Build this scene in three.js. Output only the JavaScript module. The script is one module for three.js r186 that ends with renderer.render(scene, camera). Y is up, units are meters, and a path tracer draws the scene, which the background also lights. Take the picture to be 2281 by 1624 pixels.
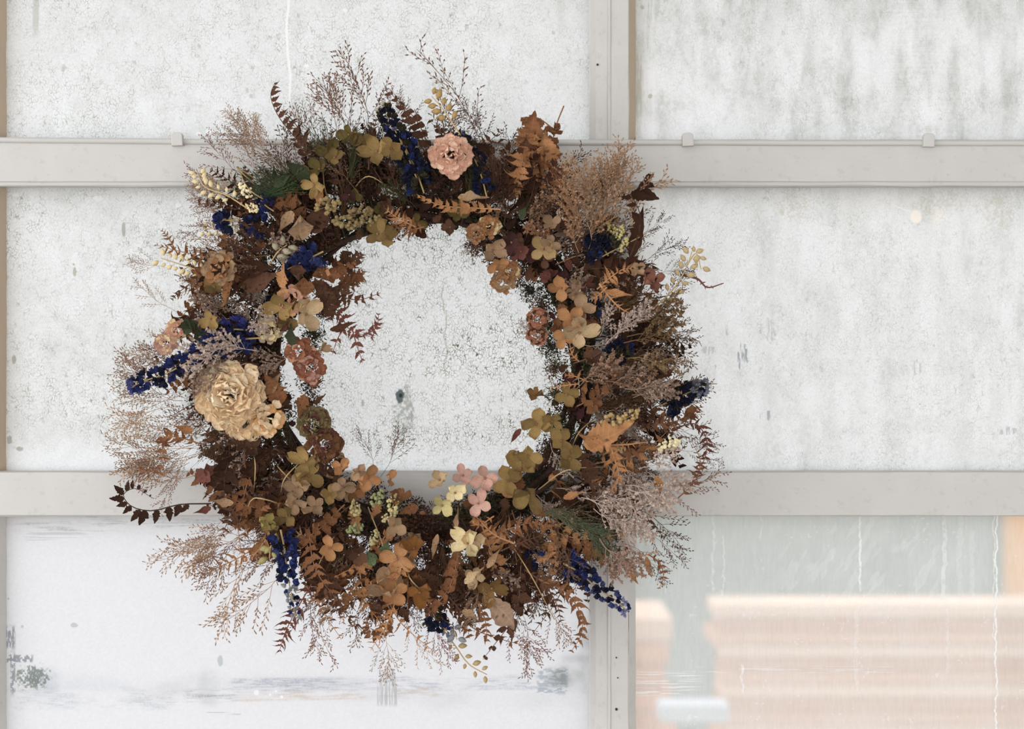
import * as THREE from 'three';
import { RectAreaLightUniformsLib } from 'three/addons/lights/RectAreaLightUniformsLib.js';
import { mergeGeometries } from 'three/addons/utils/BufferGeometryUtils.js';

// ---------------------------------------------------------------- camera, sky, added lamps, exposure
RectAreaLightUniformsLib.init();
const scene = new THREE.Scene();
const S = 0.0004, D = 1.6, CX = 1140.5, CY = 812, H0 = 1.5;      // metres per photo pixel on the window, camera distance, optical centre, eye height
const camera = new THREE.PerspectiveCamera(2 * Math.atan(CY * S / D) * 180 / Math.PI, 2281 / 1624, 0.05, 60);
camera.position.set(0, H0, D);
camera.lookAt(0, H0, 0);
camera.focus = 1.565;
camera.userData.fStop = 4.2;
scene.add(camera);

const renderer = new THREE.WebGLRenderer({ antialias: true });
renderer.toneMapping = THREE.LinearToneMapping;
renderer.toneMappingExposure = 0.7;
renderer.shadowMap.enabled = true;

const SKY = 2.75;                                                   // an even overcast sky
{
  const w = 32, h = 16, d = new Float32Array(w * h * 4);
  for (let y = 0; y < h; y++) for (let x = 0; x < w; x++) {
    const up = Math.max(0, Math.sin(((y + 0.5) / h - 0.5) * Math.PI)), l = SKY * (0.75 + 0.35 * up), k = (y * w + x) * 4;
    d[k] = l * 0.985; d[k + 1] = l; d[k + 2] = l * 1.05; d[k + 3] = 1;
  }
  const t = new THREE.DataTexture(d, w, h, THREE.RGBAFormat, THREE.FloatType);
  t.mapping = THREE.EquirectangularReflectionMapping; t.magFilter = THREE.LinearFilter; t.needsUpdate = true;
  scene.background = t;
}
function daylight(name, w, h, pos, target, intensity, color) {      // area lamp added in an unseen room opening, on top of its sky light
  const l = new THREE.RectAreaLight(color, intensity, w, h);
  l.name = name; l.position.set(...pos); l.lookAt(...target); scene.add(l);
}
daylight('side_window_added_lamp', 2.4, 1.7, [-2.18, 1.45, 1.75], [0, 1.4, 1.75], 3.8, 0xffffff);
daylight('doorway_added_lamp', 2.6, 2.1, [0.1, 1.1, 3.57], [0.1, 1.1, 0], 2.7, 0xffffff);

// ---------------------------------------------------------------- helpers
function rngOf(seed) { let a = seed >>> 0; return () => { a = (a + 0x6D2B79F5) | 0; let t = Math.imul(a ^ (a >>> 15), 1 | a); t = (t + Math.imul(t ^ (t >>> 7), 61 | t)) ^ t; return ((t ^ (t >>> 14)) >>> 0) / 4294967296; }; }
const noiseTable = new Float32Array(65536); { const r = rngOf(4242); for (let k = 0; k < 65536; k++) noiseTable[k] = r(); }
const hash2 = (x, y, s) => noiseTable[((x + s * 37) & 255) | (((y + s * 101) & 255) << 8)];
function vnoise(x, y, s) {
  const xi = Math.floor(x), yi = Math.floor(y), fx = x - xi, fy = y - yi, u = fx * fx * (3 - 2 * fx), v = fy * fy * (3 - 2 * fy);
  const x0 = (xi + s * 37) & 255, x1 = (x0 + 1) & 255, y0 = ((yi + s * 101) & 255) << 8, y1 = (y0 + 256) & 65535;
  const a = noiseTable[x0 | y0], b = noiseTable[x1 | y0], c = noiseTable[x0 | y1], d = noiseTable[x1 | y1];
  return a + (b - a) * u + (c - a + (a - b - c + d) * u) * v;
}
function fbm(x, y, s, o = 4) { let v = 0, a = 0.5, n = 0; for (let i = 0; i < o; i++) { v += a * vnoise(x, y, s + i * 17); n += a; x *= 2.03; y *= 2.03; a *= 0.5; } return v / n; }
function edges(x, y, s) {                                           // distance to the nearest cell border
  const xi = Math.floor(x), yi = Math.floor(y); let f1 = 9, f2 = 9;
  for (let j = -1; j < 2; j++) for (let i = -1; i < 2; i++) {
    const cx = xi + i + hash2(xi + i, yi + j, s), cy = yi + j + hash2(xi + i, yi + j, s + 91), d = (cx - x) ** 2 + (cy - y) ** 2;
    if (d < f1) { f2 = f1; f1 = d; } else if (d < f2) f2 = d;
  }
  return Math.sqrt(f2) - Math.sqrt(f1);
}
const clamp = (x, a = 0, b = 1) => Math.min(b, Math.max(a, x)), sm = (a, b, x) => { const t = clamp((x - a) / (b - a)); return t * t * (3 - 2 * t); };
function texture(w, h, f, srgb = true) {                            // f(x, y from the top) -> [r, g, b] 0..1
  const d = new Uint8Array(w * h * 4);
  for (let r = 0; r < h; r++) for (let x = 0; x < w; x++) {
    const c = f(x, h - 1 - r), k = (r * w + x) * 4;
    d[k] = clamp(c[0]) * 255; d[k + 1] = clamp(c[1]) * 255; d[k + 2] = clamp(c[2]) * 255; d[k + 3] = 255;
  }
  const t = new THREE.DataTexture(d, w, h); t.magFilter = t.minFilter = THREE.LinearFilter; t.needsUpdate = true;
  if (srgb) t.colorSpace = THREE.SRGBColorSpace;
  return t;
}
const P = (px, py, z = 0) => new THREE.Vector3((px - CX) * S * (D - z) / D, H0 + (CY - py) * S * (D - z) / D, z);   // the point at depth z that a photo pixel looks at
const tag = (o, label, category, group, kind) => { if (label) o.userData.label = label; if (category) o.userData.category = category; if (group) o.userData.group = group; if (kind) o.userData.kind = kind; return o; };
const taken = {};
const numbered = (n) => { const k = taken[n] = (taken[n] ?? -1) + 1; return k ? n + '_' + String(k).padStart(3, '0') : n; };
function mesh(name, geo, mat, parent = scene) { const m = new THREE.Mesh(geo, mat); m.name = name; m.castShadow = m.receiveShadow = true; parent.add(m); return m; }
class G {                                                           // collects triangles
  constructor() { this.p = []; this.i = []; this.uv = []; }
  v(x, y, z, u = 0, w = 0) { this.p.push(x, y, z); this.uv.push(u, w); return this.p.length / 3 - 1; }
  grid(a, b) { for (let j = 0; j < a.length - 1; j++) for (let k = 0; k < b - 1; k++) this.i.push(a[j] + k, a[j] + k + 1, a[j + 1] + k + 1, a[j] + k, a[j + 1] + k + 1, a[j + 1] + k); }
  tube(pts, r0, r1, sides = 3) {
    const n = pts.length, rows = [], t = new THREE.Vector3(), x = new THREE.Vector3(), y = new THREE.Vector3();
    for (let j = 0; j < n; j++) {
      t.subVectors(pts[Math.min(n - 1, j + 1)], pts[Math.max(0, j - 1)]).normalize();
      x.set(0.31, 0.12, 0.94).cross(t); if (x.lengthSq() < 1e-4) x.set(1, 0, 0).cross(t); x.normalize(); y.crossVectors(t, x);
      const r = r0 + (r1 - r0) * j / (n - 1); rows.push(this.p.length / 3);
      for (let k = 0; k <= sides; k++) { const a = k / sides * Math.PI * 2, c = Math.cos(a) * r, s = Math.sin(a) * r; this.v(pts[j].x + x.x * c + y.x * s, pts[j].y + x.y * c + y.y * s, pts[j].z + x.z * c + y.z * s, k / sides, j / (n - 1)); }
    }
    this.grid(rows, sides + 1);
  }
  bud(at, dir, len, w) {                                            // a small pointed bud
    const d = dir.clone().normalize(), x = new THREE.Vector3(0.3, 0.2, 0.93).cross(d).normalize(), y = new THREE.Vector3().crossVectors(d, x), b = this.p.length / 3;
    this.v(at.x, at.y, at.z); for (let k = 0; k < 3; k++) { const a = k * 2.094, c = Math.cos(a) * w, s = Math.sin(a) * w; this.v(at.x + d.x * len * 0.45 + x.x * c + y.x * s, at.y + d.y * len * 0.45 + x.y * c + y.y * s, at.z + d.z * len * 0.45 + x.z * c + y.z * s, 0.5, 0.5); }
    this.v(at.x + d.x * len, at.y + d.y * len, at.z + d.z * len, 0, 1);
    for (let k = 0; k < 3; k++) { const m = (k + 1) % 3; this.i.push(b, b + 1 + m, b + 1 + k, b + 4, b + 1 + k, b + 1 + m); }
  }
  chip(at, dir, len, w, roll) {                                     // a papery flake, folded down its middle
    const d = dir.clone().normalize(), q = new THREE.Vector3(Math.cos(roll), Math.sin(roll), 0.4), x = q.cross(d).normalize(), y = new THREE.Vector3().crossVectors(d, x), b = this.p.length / 3;
    this.v(at.x, at.y, at.z, 0.5, 0);
    for (const s of [-1, 1]) this.v(at.x + d.x * len * 0.7 + x.x * w * s + y.x * w * 0.5, at.y + d.y * len * 0.7 + x.y * w * s + y.y * w * 0.5, at.z + d.z * len * 0.7 + x.z * w * s + y.z * w * 0.5, 0.5 + s * 0.5, 0.7);
    this.v(at.x + d.x * len, at.y + d.y * len, at.z + d.z * len, 0.5, 1);
    this.i.push(b, b + 1, b + 3, b, b + 3, b + 2);
  }
  build() {
    const g = new THREE.BufferGeometry();
    g.setAttribute('position', new THREE.Float32BufferAttribute(this.p, 3)); g.setAttribute('uv', new THREE.Float32BufferAttribute(this.uv, 2));
    g.setIndex(this.i); g.computeVertexNormals(); return g;
  }
}
const V = (x, y, z = 0) => new THREE.Vector3(x, y, z);

// ---------------------------------------------------------------- paint, glass and room surfaces
const brush = texture(512, 512, (x, y) => { const n = 0.5 + 0.5 * (fbm(x / 90, y / 4, 5, 3) - 0.5) + 0.25 * (fbm(x / 20, y / 20, 9, 3) - 0.5); return [n, n, n]; }, false);
brush.wrapS = brush.wrapT = THREE.RepeatWrapping;
const paintMap = texture(512, 512, (x, y) => {
  const g = fbm(x / 60, y / 60, 31, 4), s = sm(0.66, 0.8, fbm(x / 14, y / 10, 44, 3)) * 0.025, k = 0.772 + 0.03 * (g - 0.5) - s;
  return [k, k * 0.988, k * 0.972];
});
paintMap.wrapS = paintMap.wrapT = THREE.RepeatWrapping;
const paint = new THREE.MeshStandardMaterial({ map: paintMap, roughness: 0.55, bumpMap: brush, bumpScale: 0.0003 });
const putty = new THREE.MeshStandardMaterial({ color: 0xd6d3cb, roughness: 0.7 });
const plaster = new THREE.MeshStandardMaterial({ color: 0xdcdad6, roughness: 0.9 });
const boards = new THREE.MeshStandardMaterial({ color: 0x9d968c, roughness: 0.7 });

// whitewashed panes: old cracked paint on glass lets the daylight through, scattered
const field = (w, h, step, f) => {                                  // a slow-changing noise, worked out on a coarse grid and read smoothly
  const nx = Math.ceil(w / step) + 2, ny = Math.ceil(h / step) + 2, d = new Float32Array(nx * ny);
  for (let y = 0; y < ny; y++) for (let x = 0; x < nx; x++) d[y * nx + x] = f(x * step, y * step);
  return (x, y) => { const u = x / step, v = y / step, i = u | 0, j = v | 0, a = u - i, b = v - j, k = j * nx + i; return (d[k] * (1 - a) + d[k + 1] * a) * (1 - b) + (d[k + nx] * (1 - a) + d[k + nx + 1] * a) * b; };
};
const coat = (w, h, seed, o) => {
  const wx = field(w, h, 2, (x, y) => 11 * (fbm(x / 9, y / 14, seed + 3, 2) - 0.5)), wy = field(w, h, 2, (x, y) => 13 * (fbm(x / 10, y / 10, seed + 7, 2) - 0.5));
  const wide = field(w, h, 4, (x, y) => (0.55 + 0.6 * sm(0.3, 0.7, fbm(x / 170, y / 120, seed + 11, 4))) * (o.mask ? o.mask(x, y) : 1));
  const local = field(w, h, 4, (x, y) => 0.24 + 0.76 * sm(0.34, 0.72, fbm(x / 9, y / 14, seed + 20, 3)));
  const run = field(w, h, 2, (x, y) => sm(0.36, 0.8, fbm(x / 30, y / 150, seed + 30, 4)) * (0.35 + 0.65 * sm(0.25, 0.7, fbm(x / 7, y / 16, seed + 33, 3))) * o.run);
  const mottle = field(w, h, 2, (x, y) => sm(0.36, 0.78, fbm(x / 44, y / 60, seed + 36, 4)) * (0.25 + 0.75 * sm(0.3, 0.7, fbm(x / 5, y / 7, seed + 38, 3))) * o.mottle);
  return texture(w, h, (x, y) => {
    const X = x + wx(x, y), Y = y + wy(x, y);
    let crack = (1 - sm(0.0, 0.17, edges(X / 5.4, Y / 9.6, seed))) * local(x, y);
    const g = 1 + 0.05 * (vnoise(x / 1.7, y / 2.1, seed + 15) - 0.5);
    const d = crack * wide(x, y) * o.crack * 0.3 + run(x, y) * 0.11 + mottle(x, y) * 0.11;
    let c = [0.955 * g - d, 0.96 * g - d * 0.98, 0.962 * g - d * 1.12];
    if (o.marks) c = o.marks(x, y, c);
    return c;
  });
};
const blend = (c, t, a) => { if (a > 0) { c[0] += (t[0] - c[0]) * a; c[1] += (t[1] - c[1]) * a; c[2] += (t[2] - c[2]) * a; } return c; };
const bar = (x, a, b, w = 2) => sm(a - w, a, x) * (1 - sm(b, b + w, x));
const ellipse = (x, y, cx, cy, rx, ry, s, rag = 0.5) => Math.abs(x - cx) > rx * 1.4 || Math.abs(y - cy) > ry * 1.4 ? 0 : 1 - sm(0.7, 1.0, Math.hypot((x - cx) / rx, (y - cy) / ry) + rag * (fbm(x / 6, y / 6, s, 3) - 0.5));
const marks1 = [[442, 96, 4], [550, 195, 5], [558, 208, 4], [572, 250, 6], [665, 28, 4], [695, 120, 4], [1238, 66, 4]];
const marks2 = [[682, 140, 7], [465, 288, 11], [442, 292, 7], [770, 16, 8], [700, 210, 3]];
const marks3 = [[91, 472, 3, 1], [163, 604, 5, 2.2], [161, 587, 3, 1], [810, 898, 4, 2], [40, 1000, 9, 0.6], [17, 980, 6, 2], [27, 800, 6, 2], [273, 508, 5, 4]];
const marks4 = [[215, 440, 13], [30, 432, 8], [395, 455, 9]];
const marks5 = [[1455, 208, 6], [1438, 9, 5]];
const marks6 = [[1662, 790, 14, 34, 0.75], [1722, 925, 9, 12, 0.6], [1602, 820, 6, 9, 0.6], [1585, 780, 22, 10, 0.35], [1720, 735, 24, 26, 0.3], [1705, 925, 5, 10, 0.4], [2200, 876, 10, 8, 0.35], [2260, 960, 26, 10, 0.4], [2055, 818, 12, 20, 0.35], [1628, 735, 4, 14, 0.5]];
const marks7 = [[2110, 450, 60, 34], [1780, 460, 46, 30], [2230, 470, 50, 40]];
const marks8 = [[162, 1397, 9, 6], [45, 1400, 4, 4], [490, 1478, 7, 15], [14, 1338, 3, 3]];
const marks9 = [[571, 1548, 7], [615, 1545, 3], [628, 1558, 4], [602, 1553, 3]];
const W = 1320, Hh = 640;                                          // one pane in photo pixels
// texture x is measured from the pane's edge (photo x = 5 or 1418); y from its top (photo y = -328, 413, 1149)
const coatTopLeft = coat(W, 320, 101, { crack: 0.75, run: 0.1, mottle: 0.3, marks: (x, y, c) => {
  const X = x + 5 + 3 * (fbm(x / 9, y / 14, 4, 2) - 0.5), Y = y - 8;
  c = blend(c, [1, 1, 1], bar(X + 4 * Math.sin(Y / 38), 641, 645, 1.5) * (1 - sm(215, 240, Y)));
  c = blend(c, [0.74, 0.74, 0.7], 0.5 * bar(X, 72 - Y * 0.02, 80, 4) * (1 - sm(40, 90, Y)));
  for (let k_ = 0; k_ < marks1.length; k_++) { const [a, b, r] = marks1[k_]; if (Math.abs(X - a) > 90 || Math.abs(Y - b) > 90) continue; c = blend(c, [0.73, 0.74, 0.69], 0.5 * ellipse(X, Y, a, b, r, r * 1.3, 12)); }
  for (let k_ = 0; k_ < marks2.length; k_++) { const [a, b, r] = marks2[k_]; if (Math.abs(X - a) > 90 || Math.abs(Y - b) > 90) continue; c = blend(c, [1, 1, 1], 0.85 * ellipse(X, Y, a, b, r, r * 0.6, 13)); }
  return c;
} });
const coatMidLeft = coat(W, Hh, 202, { crack: 1.5, run: 0.04, mottle: 0.12, mask: (x, y) => (0.6 + 0.75 * sm(0.42, 0.58, fbm(x / 60, y / 60, 77, 3) * 0.4 + 0.6 * bar(x, 760, 1240, 140))) * (1 - 0.75 * sm(560, 625, y + 26 * fbm(x / 20, y / 20, 8, 2))), marks: (x, y, c) => {
  const X = x + 5, Y = y + 413;
  const st = Math.abs(X - 903) < 60 ? fbm(X / 5, Y / 7, 61, 3) : 0;
  c = blend(c, [0.55, 0.57, 0.53], 0.55 * ellipse(X, Y, 903, 925, 26, 70, 62, 0.9) * sm(0.25, 0.7, st));
  c = blend(c, [0.33, 0.37, 0.37], 0.85 * ellipse(X, Y, 893, 882, 11, 17, 63, 0.5));  // dark blurred form of something behind the pane, painted into the coat
  c = blend(c, [0.2, 0.23, 0.24], 0.9 * ellipse(X, Y, 895, 881, 5, 6, 64, 0.9));
  for (let k_ = 0; k_ < marks3.length; k_++) { const [a, b, r, t] = marks3[k_]; if (Math.abs(X - a) > 90 || Math.abs(Y - b) > 90) continue; c = blend(c, [0.66, 0.65, 0.6], 0.65 * ellipse(X, Y, a, b, r, r * t, 65)); }
  for (let k_ = 0; k_ < marks4.length; k_++) { const [a, b, r] = marks4[k_]; if (Math.abs(X - a) > 90 || Math.abs(Y - b) > 90) continue; c = blend(c, [1, 1, 1], 0.8 * ellipse(X, Y, a, b, r, r * 0.6, 66)); }
  const crackLine = Math.abs(X - 990) > 30 ? 9 : Math.abs(X - 990 - 7 * (fbm(Y / 22, 3, 5, 3) - 0.5) * 2 - (Y > 690 ? 6 : 0));
  c = blend(c, [0.55, 0.55, 0.46], 0.35 * (1 - sm(0.8, 2.6, crackLine)) * sm(620, 640, Y) * (1 - sm(800, 880, Y)));
  return c;
} });
const coatTopRight = coat(W, 320, 303, { crack: 0.35, run: 0.8, mottle: 0.6, marks: (x, y, c) => {
  const X = x + 1418, Y = y - 8, st = X < 1480 ? fbm(X / 3, Y / 40, 71, 3) : 0;
  c = blend(c, [0.8, 0.8, 0.76], 0.85 * bar(X, 1424, 1438, 5) * sm(0.45, 0.6, st) * bar(Y, 130, 235, 30));
  c = blend(c, [0.97, 0.97, 0.97], 0.6 * bar(X, 1440, 1462, 8) * sm(0.3, 0.6, st));
  for (let k_ = 0; k_ < marks5.length; k_++) { const [a, b, r] = marks5[k_]; if (Math.abs(X - a) > 90 || Math.abs(Y - b) > 90) continue; c = blend(c, [0.74, 0.73, 0.68], 0.7 * ellipse(X, Y, a, b, r, r, 72)); }
  c = blend(c, [0.99, 0.99, 0.99], 0.22 * bar(X, 2020, 2110, 60) * (X > 1960 && X < 2180 ? sm(0.52, 0.66, fbm(X / 80, Y / 3, 73, 2)) : 0));
  return c;
} });
const coatMidRight = coat(W, Hh, 404, { crack: 0.4, run: 0.36, mottle: 0.42, mask: () => 1, marks: (x, y, c) => {
  const X = x + 1418, Y = y + 413, st = Y > 690 ? fbm(X / 3, Y / 22, 81, 3) : 0;
  for (let k_ = 0; k_ < marks6.length; k_++) { const [a, b, rx, ry, k] = marks6[k_]; if (Math.abs(X - a) > 90 || Math.abs(Y - b) > 90) continue; c = blend(c, [0.58, 0.61, 0.63], k * ellipse(X, Y, a, b, rx, ry, 82, 0.8) * sm(0.4, 0.62, st)); }
  for (let k_ = 0; k_ < marks7.length; k_++) { const [a, b, rx, ry] = marks7[k_]; if (Math.abs(X - a) > 90 || Math.abs(Y - b) > 90) continue; c = blend(c, [0.8, 0.79, 0.71], 0.42 * ellipse(X, Y, a, b, rx, ry, 84, 1.0) * sm(0.3, 0.75, fbm(X / 3.5, Y / 5, 85, 3))); }
  c = blend(c, [1, 0.975, 0.94], ellipse(X, Y, 2052, 480, 15, 18, 83, 0.15));
  c = blend(c, [1, 1, 1], 0.7 * (1 - sm(0.8, 2, Math.abs(Y - 462 - (X - 2010) * 0.22 + (X - 2040) ** 2 * 0.004))) * bar(X, 2000, 2035, 4));
  return c;
} });
const coatBottomLeft = texture(W, Hh, (x, y) => {
  const X = x + 5, Y = y + 1149, g = fbm(X / 4, Y / 4, 91, 2) - 0.5;
  const rough = Y < 1215 || Y > 1490 || X < 75, n = rough ? fbm(X / 60, Y / 9, 92, 4) : 0, f = rough ? fbm(X / 120, Y / 2.2, 93, 3) : 0, q = X < 120 ? fbm(X / 4, Y / 5, 94, 3) : 0, fine = rough ? (0.25 + 0.75 * sm(0.36, 0.64, fbm(X / 22, Y / 1.7, 88, 3))) * (0.5 + 0.5 * sm(0.3, 0.6, fbm(X / 3, Y / 3, 87, 2))) : 1;
  let c = [0.932 - 0.03 * g, 0.936 - 0.03 * g, 0.942 - 0.03 * g];
  const grey = [0.76, 0.78, 0.79], green = [0.6, 0.63, 0.6], warm = [0.86, 0.82, 0.79];
  c = blend(c, grey, 0.85 * bar(Y, 1158, 1182, 14) * bar(X, 60, 480, 60) * sm(0.42, 0.7, n) * fine * sm(0.3, 0.5, f));
  c = blend(c, grey, 0.5 * bar(Y, 1190, 1205, 6) * bar(X, 70, 180, 30) * sm(0.52, 0.6, f));
  c = blend(c, [0.62, 0.64, 0.66], 0.9 * bar(X, 12, 26, 6) * bar(Y, 1410, 1440, 18) * (X < 40 ? sm(0.42, 0.55, fbm(X / 3, Y / 12, 95, 3)) : 0));
  c = blend(c, [0.62, 0.64, 0.66], 0.9 * bar(Y, 1466, 1478, 4) * bar(X, 8, 66, 6) * sm(0.42, 0.55, q));
  c = blend(c, [0.62, 0.64, 0.66], 0.8 * bar(X, 20, 28, 3) * bar(Y, 1470, 1540, 20) * sm(0.4, 0.5, q));
  c = blend(c, green, 0.95 * ellipse(X, Y, 66, 1512, 42, 28, 96, 1.0) * sm(0.3, 0.5, q));
  c = blend(c, grey, 0.55 * bar(Y, 1545 - 0.01 * X, 1580, 12) * bar(X, 40, 430, 60) * (Y > 1500 && X < 500 ? fine * sm(0.36, 0.66, fbm(X / 70, Y / 30, 97, 4)) : 0));
  c = blend(c, [0.68, 0.7, 0.73], 0.75 * bar(Y, 1545 - (X - 430) * 0.025, 1566 - (X - 430) * 0.02, 7) * bar(X, 420, 520, 20) * fine * sm(0.32, 0.62, n));
  c = blend(c, [0.75, 0.77, 0.8], 0.8 * bar(Y, 1520 - (X - 540) * 0.012, 1545 - (X - 540) * 0.012, 8) * bar(X, 530, 1260, 30) * fine * sm(0.3, 0.62, n));
  c = blend(c, warm, 0.8 * bar(Y, 1548 - (X - 540) * 0.02, 1565 - (X - 540) * 0.02, 6) * bar(X, 540, 1000, 40) * fine * sm(0.32, 0.62, n));
  c = blend(c, [0.76, 0.77, 0.77], 0.7 * bar(X, 845, 885, 5) * bar(Y, 1500, 1572, 10) * (X > 835 && X < 895 ? sm(0.4, 0.55, fbm(X / 3, Y / 40, 98, 3)) : 0));
  c = blend(c, [0.72, 0.75, 0.78], 0.8 * bar(X, 1205, 1265, 8) * bar(Y, 1500, 1545, 12) * (X > 1190 && Y > 1480 ? sm(0.42, 0.56, fbm(X / 10, Y / 4, 99, 3)) : 0));
  c = blend(c, [0.72, 0.74, 0.76], 0.7 * bar(Y, 1592, 1597, 2) * bar(X, 465, 530, 10) * sm(0.45, 0.55, f));
  for (let k_ = 0; k_ < marks8.length; k_++) { const [a, b, rx, ry] = marks8[k_]; if (Math.abs(X - a) > 90 || Math.abs(Y - b) > 90) continue; c = blend(c, [0.75, 0.77, 0.78], 0.75 * ellipse(X, Y, a, b, rx, ry, 90)); }
  for (let k_ = 0; k_ < marks9.length; k_++) { const [a, b, r] = marks9[k_]; if (Math.abs(X - a) > 90 || Math.abs(Y - b) > 90) continue; c = blend(c, [1, 1, 1], ellipse(X, Y, a, b, r, r, 89, 0.2)); }
  return c;
});
for (const t of [coatTopLeft, coatTopRight]) { t.wrapT = THREE.MirroredRepeatWrapping; t.wrapS = THREE.MirroredRepeatWrapping; t.repeat.set(1, 2); }
const pane = (map) => new THREE.MeshPhysicalMaterial({ map, transmission: 0.8, roughness: 1, thickness: 0, specularIntensity: 0.2, side: THREE.DoubleSide });
const glass = new THREE.MeshPhysicalMaterial({ color: 0xfafbfa, transmission: 1, roughness: 0.03, thickness: 0, ior: 1.5 });
const grimeAlpha = texture(W, Hh, (x, y) => {
  const X = x + 1418, Y = y + 1149;
  let a = 0.5 + 0.18 * (fbm(X / 70, Y / 90, 111, 4) - 0.5) + 0.1 * (fbm(X / 4, Y / 26, 112, 3) - 0.5);
  const wob = (s, k = 9) => k * (fbm(3, Y / 18, s, 3) - 0.5);
  const drip = (cx, w, y0, y1, k, s) => { if (Math.abs(X - cx) > 16 || Y < y0 - 12 || Y > y1 + 12) return; a += k * (1 - sm(w * 0.5, w, Math.abs(X - cx - wob(s)))) * bar(Y, y0, y1, 10) * (0.5 + 0.5 * sm(0.3, 0.5, fbm(X / 4, Y / 7, s + 3, 2))); };
  drip(1926, 3.5, 1155, 1315, 0.4, 121); drip(2115, 6, 1150, 1340, 0.25, 122); drip(2122, 5, 1340, 1500, 0.12, 123); drip(2232, 2.5, 1150, 1700, 0.55, 124); drip(2227, 2, 1150, 1420, 0.3, 125);
  drip(1596, 4, 1150, 1320, 0.18, 126); drip(1620, 3, 1200, 1340, 0.2, 127); drip(1918, 6, 1360, 1530, 0.14, 128); drip(1662, 4, 1490, 1545, 0.35, 129); drip(2150, 9, 1150, 1330, 0.1, 130); drip(2178, 7, 1190, 1330, 0.1, 131); drip(1705, 2, 1150, 1200, 0.15, 132);
  a += 0.4 * bar(Y, 1506, 1550, 8) * bar(X, 1420, 1530, 60) * sm(0.5, 0.66, fbm(X / 90, Y / 2.5, 133, 3));
  a += 0.2 * bar(Y, 1490, 1502, 4) * bar(X, 1600, 1960, 60) * sm(0.52, 0.64, fbm(X / 90, Y / 2.5, 134, 3));
  a += 0.1 * sm(0.58, 0.7, fbm((X + Y * 0.6) / 16, (Y - X * 0.6) / 60, 135, 3)) * bar(X, 1780, 2080, 60) * bar(Y, 1180, 1340, 40);
  a += 0.14 * sm(0.8, 0.9, vnoise(X / 5, Y / 6, 136)) * sm(0.55, 0.7, fbm(X / 50, Y / 40, 137, 2));
  return [a, a, a];
}, false);
const grime = new THREE.MeshPhysicalMaterial({ color: 0xf0f2f2, alphaMap: grimeAlpha, transparent: true, transmission: 0.5, roughness: 1, thickness: 0, specularIntensity: 0.1, side: THREE.DoubleSide });

// ---------------------------------------------------------------- the room
const box = (x0, x1, y0, y1, z0, z1) => new THREE.BoxGeometry(x1 - x0, y1 - y0, z1 - z0).translate((x0 + x1) / 2, (y0 + y1) / 2, (z0 + z1) / 2);
const structure = (name, geos, mat) => tag(mesh(name, geos.length > 1 ? mergeGeometries(geos) : geos[0], mat), null, null, null, 'structure');
const WX0 = (-1500 - CX) * S, WX1 = (2832 - CX) * S, WY1 = H0 + (CY + 430) * S, WY0 = H0 + (CY - 1890) * S;   // the window's outer edges
structure('floor', [box(-2.35, 2.2, -0.1, 0, -0.12, 3.75)], boards);
structure('ceiling', [box(-2.35, 2.2, 2.6, 2.72, -0.12, 3.75)], plaster);
structure('wall_back', [box(-2.2, WX0, 0, 2.6, -0.12, -0.006), box(WX1, 2.05, 0, 2.6, -0.12, -0.006), box(WX0, WX1, 0, WY0, -0.12, -0.006), box(WX0, WX1, WY1, 2.6, -0.12, -0.006)], plaster);
structure('wall_left', [box(-2.35, -2.2, 0, 0.55, -0.12, 3.6), box(-2.35, -2.2, 2.35, 2.6, -0.12, 3.6), box(-2.35, -2.2, 0.55, 2.35, -0.12, 0.5), box(-2.35, -2.2, 0.55, 2.35, 3.0, 3.6)], plaster);
structure('wall_right', [box(2.05, 2.2, 0, 2.6, -0.12, 3.6)], plaster);
structure('wall_front', [box(-2.35, -1.25, 0, 2.6, 3.6, 3.75), box(1.45, 2.2, 0, 2.6, 3.6, 3.75), box(-1.25, 1.45, 2.2, 2.6, 3.6, 3.75)], plaster);

// ---------------------------------------------------------------- the window: rails, stiles, glazing beads and nine panes
const windowFrame = new THREE.Group(); windowFrame.name = 'window_1'; windowFrame.userData.kind = 'structure'; scene.add(windowFrame);
function profileBar(name, prof, from, to, alongX, seed, mat = paint) {   // prof: [across in photo px, z]; edges wander a little, as thick old paint does
  const n = 60, g = new G(), rows = [];
  let run = [0]; for (let k = 1; k < prof.length; k++) run.push(run[k - 1] + Math.hypot((prof[k][0] - prof[k - 1][0]) * S, prof[k][1] - prof[k - 1][1]));
  for (let j = 0; j <= n; j++) {
    const t = from + (to - from) * j / n; rows.push(g.p.length / 3);
    prof.forEach(([a, z], k) => {
      const w = (fbm(t / 60, k * 3.7, seed, 3) - 0.5) * 3.2, aa = a + (k > 0 && k < prof.length - 1 ? w : 0), X = alongX ? t : aa, Y = alongX ? aa : t;
      const u = t * S / 0.2, v = run[k] / 0.2;
      g.v((X - CX) * S, H0 + (CY - Y) * S, z + (fbm(t / 130, k, seed + 5, 2) - 0.5) * 0.0005, u, v);
    });
  }
  g.grid(rows, prof.length);
  const geo = g.build(), flat = geo.toNonIndexed(); flat.computeVertexNormals();
  const m = mesh(name, flat, mat, windowFrame); mat.side = THREE.DoubleSide; return m;
}
const railProf = (y0, y1) => [[y0, -0.03], [y0, -0.001], [y0 + 1.5, 0.0015], [y0 + 5, 0.003], [y1 - 11, 0.003], [y1 - 8, 0.0015], [y1 - 2, 0.0008], [y1, -0.001], [y1, -0.03]];
const flatRail = (y0, y1) => [[y0, -0.03], [y0, 0], [y0 + 2.5, 0.003], [y1 - 3, 0.003], [y1, 0], [y1, -0.03]];
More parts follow.
